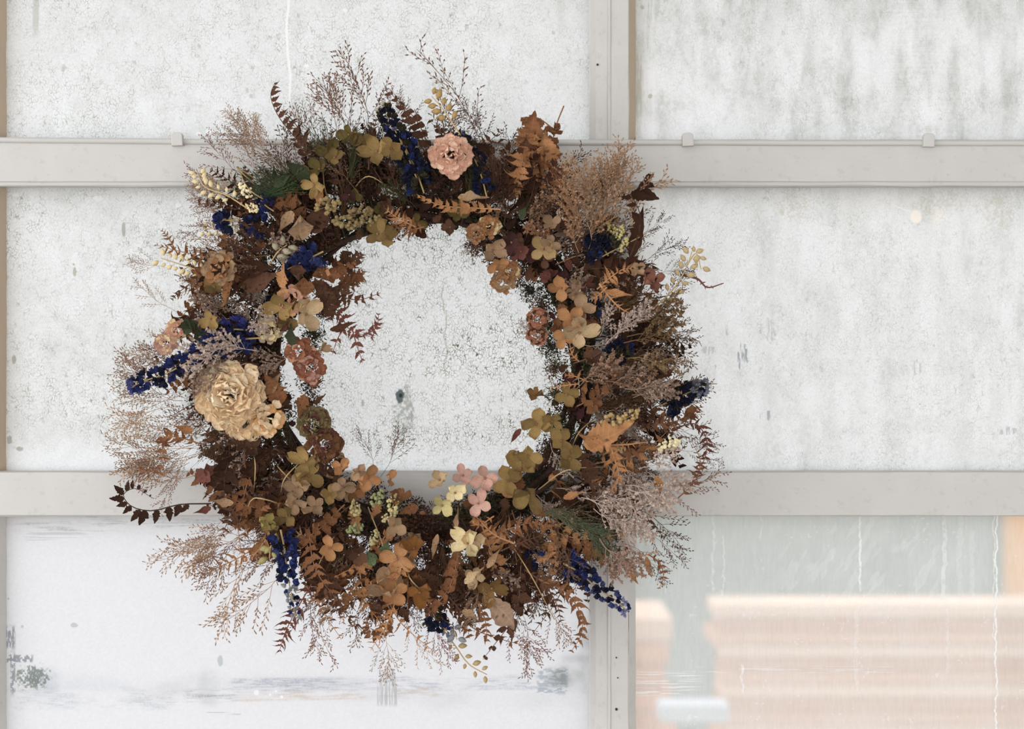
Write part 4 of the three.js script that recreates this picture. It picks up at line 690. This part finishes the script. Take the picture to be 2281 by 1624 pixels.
// hydrangea florets
const FL = [
  [735, 342, 30, C.olive], [712, 378, 30, C.olive], [745, 352, 26, C.gold], [700, 412, 28, C.ochre], [778, 300, 26, C.olive], [808, 312, 26, C.gold], [840, 338, 36, C.ochre], [872, 330, 34, C.ochre], [842, 522, 36, C.gold], [862, 530, 30, C.ochre],
  [1098, 557, 30, C.tan], [1210, 556, 32, '#b39a70'], [1222, 545, 26, C.tan], [1230, 500, 24, C.tan], [1160, 560, 26, C.mauve], [1250, 642, 30, C.orange], [1282, 655, 26, C.tan], [1296, 692, 34, C.tan], [1272, 712, 32, C.orange], [1290, 742, 38, C.pale], [1258, 752, 32, C.orange], [1455, 628, 34, '#96675a'],
  [1192, 880, 20, '#8a6a45'], [1262, 880, 28, C.gold], [1195, 945, 36, C.ochre], [1250, 982, 36, C.ochre], [1268, 1022, 34, C.gold], [1230, 938, 26, C.gold], [1160, 1045, 38, C.ochre], [1132, 1072, 38, C.ochre], [1178, 1102, 36, C.gold], [1178, 1015, 28, C.ochre], [1150, 1020, 24, C.tan],
  [1080, 1066, 34, C.rose], [1030, 1060, 28, C.rose], [980, 1070, 26, C.pale], [1014, 1098, 28, C.cream], [1066, 1122, 28, C.rose], [985, 1126, 30, '#cfc391'], [1042, 1212, 36, C.cream], [1058, 1202, 30, C.pale], [1095, 1310, 34, '#8f6f45'], [1060, 1285, 26, C.pale],
  [820, 1065, 34, C.orange], [868, 1068, 24, C.orange], [800, 1050, 26, C.tan], [885, 1245, 38, C.orange], [922, 1222, 32, '#8b5f35'], [858, 1308, 42, C.tan], [880, 1320, 32, C.orange], [935, 1320, 34, '#9b6c3e'], [878, 1170, 28, C.tan], [890, 1110, 28, C.rust], [735, 1220, 30, C.orange], [800, 1235, 28, C.brown],
  [680, 1030, 38, C.ochre], [688, 1060, 36, C.ochre], [662, 1085, 30, C.tan], [655, 1120, 30, C.tan], [640, 1150, 30, C.gold], [605, 1170, 28, C.gold], [700, 1130, 28, C.tan], [735, 1100, 26, C.ochre], [760, 1085, 28, C.tan], [590, 1160, 24, '#b8a86a'], [760, 1040, 24, C.orange],
  [630, 682, 34, C.ochre], [682, 700, 36, C.pale], [675, 680, 30, C.gold], [638, 715, 26, C.gold], [470, 710, 26, C.ochre], [478, 640, 28, C.gold], [716, 780, 20, C.tan], [560, 1000, 24, C.brown], [1420, 600, 20, C.tan], [1320, 905, 24, C.rust], [1140, 540, 30, C.plum], [1110, 590, 26, C.orange],
];
for (const [x, y, r, c] of FL) floret(x, y, r, c, { z: rr(0.078, 0.094), ...(x === 1192 ? { stem: [1226, 892], z: 0.06 } : {}), ...(x === 868 || x === 716 ? { missing: 1, tilt: [0.9, 0.2] } : {}) });
for (let k = 0; k < 30; k++) { const deg = rnd() * 360, [x, y] = polar(deg, rr(300, 430)), low = near(deg, 235) < 60; floret(x, y, rr(18, 27), low ? pick([C.tan, C.rust, C.gold, C.brown, C.brown]) : near(deg, 90) < 45 ? pick([C.plum, C.brown, C.olive]) : pick([C.brown, C.rust, C.mauve, C.brown]), { z: rr(0.06, 0.082) }); }
leaf(1150, 1005, 46, 250, C.mauve, { k: 1, z: 0.07 }); leaf(1160, 955, 44, 240, C.mauve, { k: 1, z: 0.07, wide: 0.8 });
leaf(1035, 1300, 70, 35, C.pale, { k: 2, z: 0.09, wide: 0.9 }); leaf(1085, 1265, 62, 55, C.tan, { k: 1, z: 0.088, wide: 0.7 }); leaf(1015, 1180, 60, 75, C.tan, { k: 1, z: 0.085, wide: 0.6 }); leaf(975, 1190, 60, 265, C.tan, { k: 1, z: 0.085, wide: 0.6 });

// larkspur
spike([[945, 430, 0.07], [925, 375, 0.075], [895, 315, 0.075], [868, 270, 0.072], [850, 238, 0.07]], { n: 42, size: 24, spread: 26, color: C.navy, tip: '#c9c3b4', tipFrom: 0.9, pods: 1, label: 'tall dark blue larkspur spike at the top' });
spike([[930, 400, 0.078], [900, 330, 0.08], [872, 275, 0.078]], { n: 16, size: 18, spread: 22, color: C.blue, tip: '#7f83a8' });
spike([[1085, 440, 0.07], [1070, 385, 0.072], [1045, 330, 0.072], [1025, 300, 0.07]], { n: 26, size: 20, spread: 20, color: C.navy, tip: C.slate, label: 'dark blue larkspur behind the pink carnation' });
spike([[585, 752, 0.08], [500, 762, 0.085], [430, 800, 0.085], [370, 832, 0.08], [318, 850, 0.078], [290, 864, 0.075]], { n: 46, size: 24, spread: 24, color: C.blue, tip: '#5863a6', tipFrom: 0.86, label: 'bright blue larkspur spike reaching outwards' });
spike([[560, 735, 0.08], [500, 735, 0.085], [450, 755, 0.085]], { n: 14, size: 22, spread: 22, color: '#3a3f86', tip: C.blue });
spike([[720, 560, 0.08], [680, 580, 0.082], [640, 600, 0.08]], { n: 20, size: 22, spread: 24, color: C.blue, tip: C.navy }); spike([[650, 668, 0.06], [600, 690, 0.062], [540, 712, 0.06]], { n: 18, size: 22, spread: 22, color: C.navy, tip: C.blue });
spike([[610, 470, 0.075], [592, 458, 0.078], [580, 445, 0.078]], { n: 9, size: 18, spread: 18, color: C.blue, tip: C.navy }); spike([[585, 500, 0.075], [560, 500, 0.078], [545, 498, 0.078]], { n: 8, size: 20, spread: 16, color: C.blue, tip: C.blue }); spike([[520, 490, 0.075], [498, 490, 0.078], [482, 484, 0.078]], { n: 10, size: 20, spread: 16, color: C.blue, tip: C.blue, label: 'small blue larkspur at the upper rim' });
spike([[1355, 570, 0.075], [1338, 545, 0.08], [1318, 530, 0.08]], { n: 26, size: 26, spread: 30, color: C.navy, tip: C.blue, label: 'deep navy larkspur cluster' }); spike([[1360, 800, 0.075], [1380, 780, 0.08], [1400, 770, 0.08]], { n: 14, size: 22, spread: 20, color: C.navy, tip: C.blue }); spike([[1310, 690, 0.075], [1325, 684, 0.078], [1335, 675, 0.078]], { n: 7, size: 18, spread: 14, color: C.navy, tip: C.blue });
spike([[1470, 905, 0.07], [1500, 890, 0.075], [1540, 872, 0.075], [1572, 858, 0.072]], { n: 34, size: 22, spread: 24, color: C.navy, tip: '#8d94a8', tipFrom: 0.6, label: 'grey-blue larkspur spike at the outer edge' });
spike([[1255, 1255, 0.08], [1290, 1275, 0.082], [1330, 1310, 0.082], [1375, 1340, 0.08], [1395, 1360, 0.078]], { n: 30, size: 20, spread: 20, color: C.blue, tip: '#9aa0c4', tipFrom: 0.72, label: 'bright blue larkspur hanging by the frame' });
spike([[625, 1180, 0.08], [635, 1230, 0.082], [640, 1275, 0.082], [650, 1330, 0.08], [658, 1372, 0.078]], { n: 34, size: 20, spread: 18, color: C.blue, tip: '#a9adb4', tipFrom: 0.55, label: 'blue larkspur fading to grey, pointing down' });
spike([[960, 1360, 0.075], [975, 1385, 0.078], [1000, 1410, 0.078]], { n: 14, size: 20, spread: 20, color: C.navy, tip: C.slate, pods: 1 }); spike([[1210, 1250, 0.07], [1190, 1235, 0.07], [1180, 1225, 0.07]], { n: 8, size: 16, spread: 14, color: C.navy, tip: C.blue });
spike([[700, 440, 0.05], [720, 400, 0.05], [740, 360, 0.05]], { n: 14, size: 20, spread: 20, color: C.black, tip: C.moss });

// round buds on stems
buds([[1025, 300, 0.075], [1000, 262, 0.075], [980, 235, 0.075], [962, 215, 0.075]], { n: 9, size: 20, spread: 14, color: C.straw, label: 'stem of straw-coloured round buds' });
buds([[1440, 700, 0.07], [1495, 650, 0.07], [1525, 605, 0.07], [1542, 560, 0.07]], { n: 13, size: 19, spread: 18, color: '#d6c39c', label: 'long stem with straw-coloured buds at its tip' }); buds([[1530, 590, 0.07], [1550, 565, 0.07], [1562, 600, 0.07]], { n: 6, size: 17, color: '#d6c39c' });
buds([[985, 1400, 0.07], [1015, 1440, 0.07], [1045, 1480, 0.07], [1085, 1503, 0.07]], { n: 9, size: 17, spread: 12, color: '#c9b48c', label: 'dangling stem of pale flat buds' });
buds([[600, 590, 0.075], [620, 560, 0.078], [640, 545, 0.078]], { n: 5, size: 26, color: '#bfb7a2' }); buds([[985, 1405, 0.075], [1008, 1402, 0.075], [1018, 1425, 0.075]], { n: 4, size: 24, color: '#9aa0a8' });
buds([[560, 470, 0.08], [505, 435, 0.082], [455, 415, 0.08], [440, 385, 0.078]], { n: 16, size: 15, spread: 14, color: C.cream, label: 'arching stem of tiny cream buds at the upper rim' });
buds([[480, 615, 0.07], [420, 595, 0.07], [358, 575, 0.07]], { n: 14, size: 16, spread: 18, color: C.cream }); buds([[565, 490, 0.07], [510, 505, 0.07], [455, 510, 0.07]], { n: 12, size: 15, spread: 16, color: C.cream });
buds([[620, 1225, 0.075], [605, 1215, 0.078], [600, 1245, 0.078]], { n: 5, size: 22, color: '#b5ad78' });
// tight yellow and cream heads
for (const [x, y, l, d, c] of [[1335, 955, 62, 25, C.straw], [1380, 940, 50, 30, C.straw], [1465, 1000, 52, 20, C.cream], [1360, 1005, 34, 10, C.straw], [560, 440, 40, 130, C.cream], [575, 470, 34, 150, C.cream], [1375, 535, 34, 70, '#c8bd82'], [1380, 560, 34, 60, '#d2c386'], [1370, 520, 30, 120, '#b3a56c'], [795, 1150, 40, 100, '#b7ac7d'], [830, 1130, 44, 60, '#9ea074'], [850, 1160, 40, 30, '#c2b788'], [870, 1140, 44, 70, '#d6c78f'], [810, 1170, 40, 200, '#8f9468'], [840, 1180, 36, 250, '#b7ac7d'], [700, 470, 60, 20, '#a08a5e'], [740, 490, 60, 350, '#94805a'], [770, 480, 60, 10, '#86714e'], [800, 500, 50, 20, '#94805a']]) sprig('yarrow_head', beads, x, y, l, d, c, { z: 0.085 });
// green leaves and thistle
for (const [x, y, l, d, k] of [[455, 760, 64, 120, 2], [412, 745, 56, 60, 3], [440, 720, 50, 200, 1], [650, 770, 60, 80, 1], [860, 1240, 60, 80, 2], [832, 1260, 50, 110, 3], [690, 400, 70, 150, 1], [610, 415, 60, 40, 2], [1160, 490, 46, 60, 2]]) leaf(x, y, l, d, y > 1200 ? '#6d8262' : '#434b38', { k, z: 0.082, wide: 1.3, name: 'green_leaf', label: 'dried green leaf' });
for (const [x, y, l, d, c] of [[1210, 1140, 90, 350, '#6c6b50'], [1250, 1160, 100, 345, '#66694f'], [1290, 1165, 90, 335, '#636e54'], [1310, 1185, 80, 315, '#5c634a'], [640, 440, 120, 160, C.green], [590, 440, 110, 30, '#465a38'], [690, 420, 120, 165, '#3c4a30'], [745, 380, 110, 110, C.moss], [780, 400, 110, 80, C.moss], [810, 370, 90, 70, C.black]]) sprig('thistle_sprig', bush, x, y, l, d, c, { z: 0.075 });
// tan stalks lying over the front
for (const pts of [[[562, 995, 0.09], [568, 1045, 0.094], [565, 1100, 0.092]], [[640, 1130, 0.09], [600, 1112, 0.094], [565, 1110, 0.092], [545, 1160, 0.088]], [[690, 1010, 0.088], [650, 1060, 0.094], [625, 1100, 0.092]], [[612, 1030, 0.088], [630, 1060, 0.094], [668, 1090, 0.092]], [[905, 1255, 0.088], [908, 1300, 0.092], [960, 1332, 0.09]], [[908, 1296, 0.092], [900, 1345, 0.09]], [[1135, 1205, 0.088], [1180, 1290, 0.09], [1235, 1380, 0.085]], [[760, 1170, 0.085], [720, 1240, 0.088], [690, 1300, 0.085]], [[1440, 520, 0.08], [1350, 560, 0.088], [1290, 600, 0.085]], [[1395, 470, 0.08], [1340, 510, 0.085], [1315, 580, 0.082]], [[600, 440, 0.085], [530, 370, 0.088], [600, 420, 0.085]], [[530, 372, 0.085], [570, 420, 0.088], [640, 470, 0.085]], [[1200, 1090, 0.085], [1270, 1060, 0.09], [1350, 1040, 0.088]], [[1270, 1010, 0.088], [1300, 950, 0.09], [1340, 920, 0.088]], [[780, 430, 0.08], [830, 395, 0.078], [885, 435, 0.08]], [[1570, 855, 0.075], [1596, 850, 0.075]], [[820, 1130, 0.08], [850, 1220, 0.085], [868, 1290, 0.085]]]) {
  const f = curveOf(pts.map(([x, y, z], k) => [x + (k === 1 ? rr(-14, 14) : 0), y + (k === 1 ? rr(-14, 14) : 0), k === 0 || k === pts.length - 1 ? z - 0.03 : z])), g = new G(), b = f.getPoint(0); g.tube(f.getPoints(12).map((p) => p.sub(b)), 0.0006, 0.0004, 5); const m = mesh('dry_stalk', g.build(), mat(pick(['#a58f60', '#b3966a', '#b89f74']), 'stem'), wreath); m.position.copy(b);
}
// sprays that stand clear of the rest
for (const [x, y, l, d, c, z] of [[832, 330, 215, 96, '#8d6a5a', 0.05], [790, 340, 190, 112, '#8d6a5a', 0.05], [770, 350, 170, 122, '#96735f', 0.05], [740, 350, 150, 128, '#96735f', 0.05], [810, 340, 160, 105, '#8d6a5a', 0.05], [1078, 345, 232, 98, '#8d6a5a', 0.05], [1085, 350, 130, 100, '#6f5040', 0.05], [880, 320, 120, 85, '#8d6a5a', 0.05], [920, 310, 110, 92, '#8d6a5a', 0.05], [640, 340, 140, 155, '#8d6a5a', 0.05], [620, 360, 130, 142, '#8d6a5a', 0.05], [660, 330, 110, 75, '#8d6a5a', 0.05], [560, 400, 130, 158, '#8d6a5a', 0.05],
  [832, 1060, 100, 92, '#7a5544', 0.06], [850, 1065, 125, 66, '#7a5544', 0.06], [1225, 775, 95, 137, '#8d6a5a', 0.06], [1190, 560, 120, 165, '#8d6a5a', 0.055], [1130, 540, 100, 180, '#8d6a5a', 0.055],
  [400, 700, 110, 150, '#a98a70', 0.05], [420, 780, 140, 172, '#a98a70', 0.05], [400, 830, 140, 215, '#a98a70', 0.05], [400, 900, 150, 190, '#b8977a', 0.07], [420, 940, 170, 195, '#b8977a', 0.07], [430, 1000, 170, 180, '#b8977a', 0.07], [440, 1020, 150, 200, '#b8977a', 0.07], [380, 600, 100, 165, '#a98a70', 0.05], [440, 1060, 150, 192, '#a98a70', 0.06],
  [560, 1180, 190, 212, '#a98464', 0.07], [590, 1200, 210, 225, '#b8977a', 0.07], [640, 1240, 200, 248, '#a98464', 0.07], [720, 1330, 130, 250, '#8b6048', 0.06], [690, 1300, 150, 262, '#8b6048', 0.06], [860, 1380, 140, 268, '#b99a7c', 0.07], [900, 1370, 120, 280, '#b8977a', 0.07], [950, 1350, 130, 285, '#8b5f5a', 0.07], [1110, 1370, 130, 300, '#8b5f5a', 0.07], [1150, 1350, 140, 310, '#8b6048', 0.07], [1220, 1330, 120, 290, '#8b6048', 0.07],
  [1400, 1130, 150, 345, '#6b4a3a', 0.06], [1410, 1170, 130, 330, '#6b4a3a', 0.06], [1390, 1210, 120, 340, '#6b4a3a', 0.06], [1440, 1090, 160, 350, '#8a6a58', 0.065], [1480, 960, 120, 5, '#6b4a3a', 0.06], [1470, 930, 130, 20, '#6b4a3a', 0.06], [1500, 1000, 100, 350, '#6b4a3a', 0.06], [1400, 560, 110, 55, '#5a3c30', 0.055], [1420, 600, 120, 45, '#5a3c30', 0.055], [1450, 620, 90, 40, '#5a3c30', 0.055], [1430, 740, 120, 15, '#6e5638', 0.06], [1440, 700, 130, 30, '#6e5638', 0.06], [1430, 790, 120, 5, '#6e5638', 0.06], [1150, 440, 140, 80, '#5a3c30', 0.05], [1130, 430, 120, 95, '#5a3c30', 0.05]]) sprig('grass_spray', airy, x, y, l, d, c, { z, out: rr(-0.05, 0.1) });
for (const [x0, x1, y0, y1, d0, d1, l0, l1, n] of [[400, 470, 690, 1060, 165, 210, 100, 160, 20], [500, 580, 420, 580, 140, 185, 90, 140, 14], [560, 640, 330, 420, 110, 160, 90, 130, 6], [480, 600, 1130, 1200, 195, 240, 110, 170, 8]])
  for (let k = 0; k < n; k++) sprig('grass_spray', airy, rr(x0, x1), rr(y0, y1), rr(l0, l1), rr(d0, d1), pick(['#a98a70', '#b8977a', '#96735f', '#8d6a5a']), { z: rr(0.045, 0.075), out: rr(-0.1, 0.15) });
// beige spray standing up at the upper rim, and heath down the right side
for (let k = 0; k < 12; k++) sprig('grass_spray', airy, rr(1300, 1360), rr(500, 540), rr(150, 190), rr(62, 112), pick(['#b08a6a', '#a47c5e', '#bd9a78']), { z: rr(0.06, 0.08), wide: 1.1 });
for (const [x, y, l, d, c] of [[1330, 520, 120, 90, C.tan], [1290, 510, 110, 110, '#b08a6a'], [1300, 560, 110, 80, '#b08a6a'], [1340, 500, 110, 60, C.tan], [1250, 540, 90, 120, '#a47c5e'], [1400, 760, 140, 20, '#7d6446'], [1420, 720, 140, 35, '#7d6446'], [1400, 800, 130, 0, '#8b7050'], [1380, 740, 110, 60, C.lilac], [1340, 760, 90, 80, C.lilac], [1290, 850, 130, 10, '#9b7c66'], [1340, 850, 130, 0, '#9b7c66'], [1380, 860, 130, 15, C.dusk], [1420, 880, 120, 10, C.dusk], [1300, 1110, 120, 350, C.lilac], [1340, 1100, 130, 5, C.lilac], [1390, 1080, 120, 350, C.lilac], [1330, 1140, 120, 330, C.lilac], [1400, 1130, 110, 320, C.lilac], [1430, 1050, 110, 10, C.lilac], [1350, 1190, 120, 300, '#a98c7c'], [1390, 1180, 110, 290, '#a98c7c'], [520, 770, 130, 185, C.lilac], [570, 780, 120, 170, C.lilac], [560, 810, 130, 195, C.dusk], [520, 830, 120, 200, C.dusk], [620, 740, 80, 150, C.lilac], [640, 790, 90, 200, C.dusk]]) for (const o of [0, 1]) sprig('statice_head', fluff, x + rr(-14, 14), y + rr(-14, 14), l * rr(0.75, 1), d + rr(-25, 25), c, { z: rr(0.082, 0.098) });
renderer.render(scene, camera);
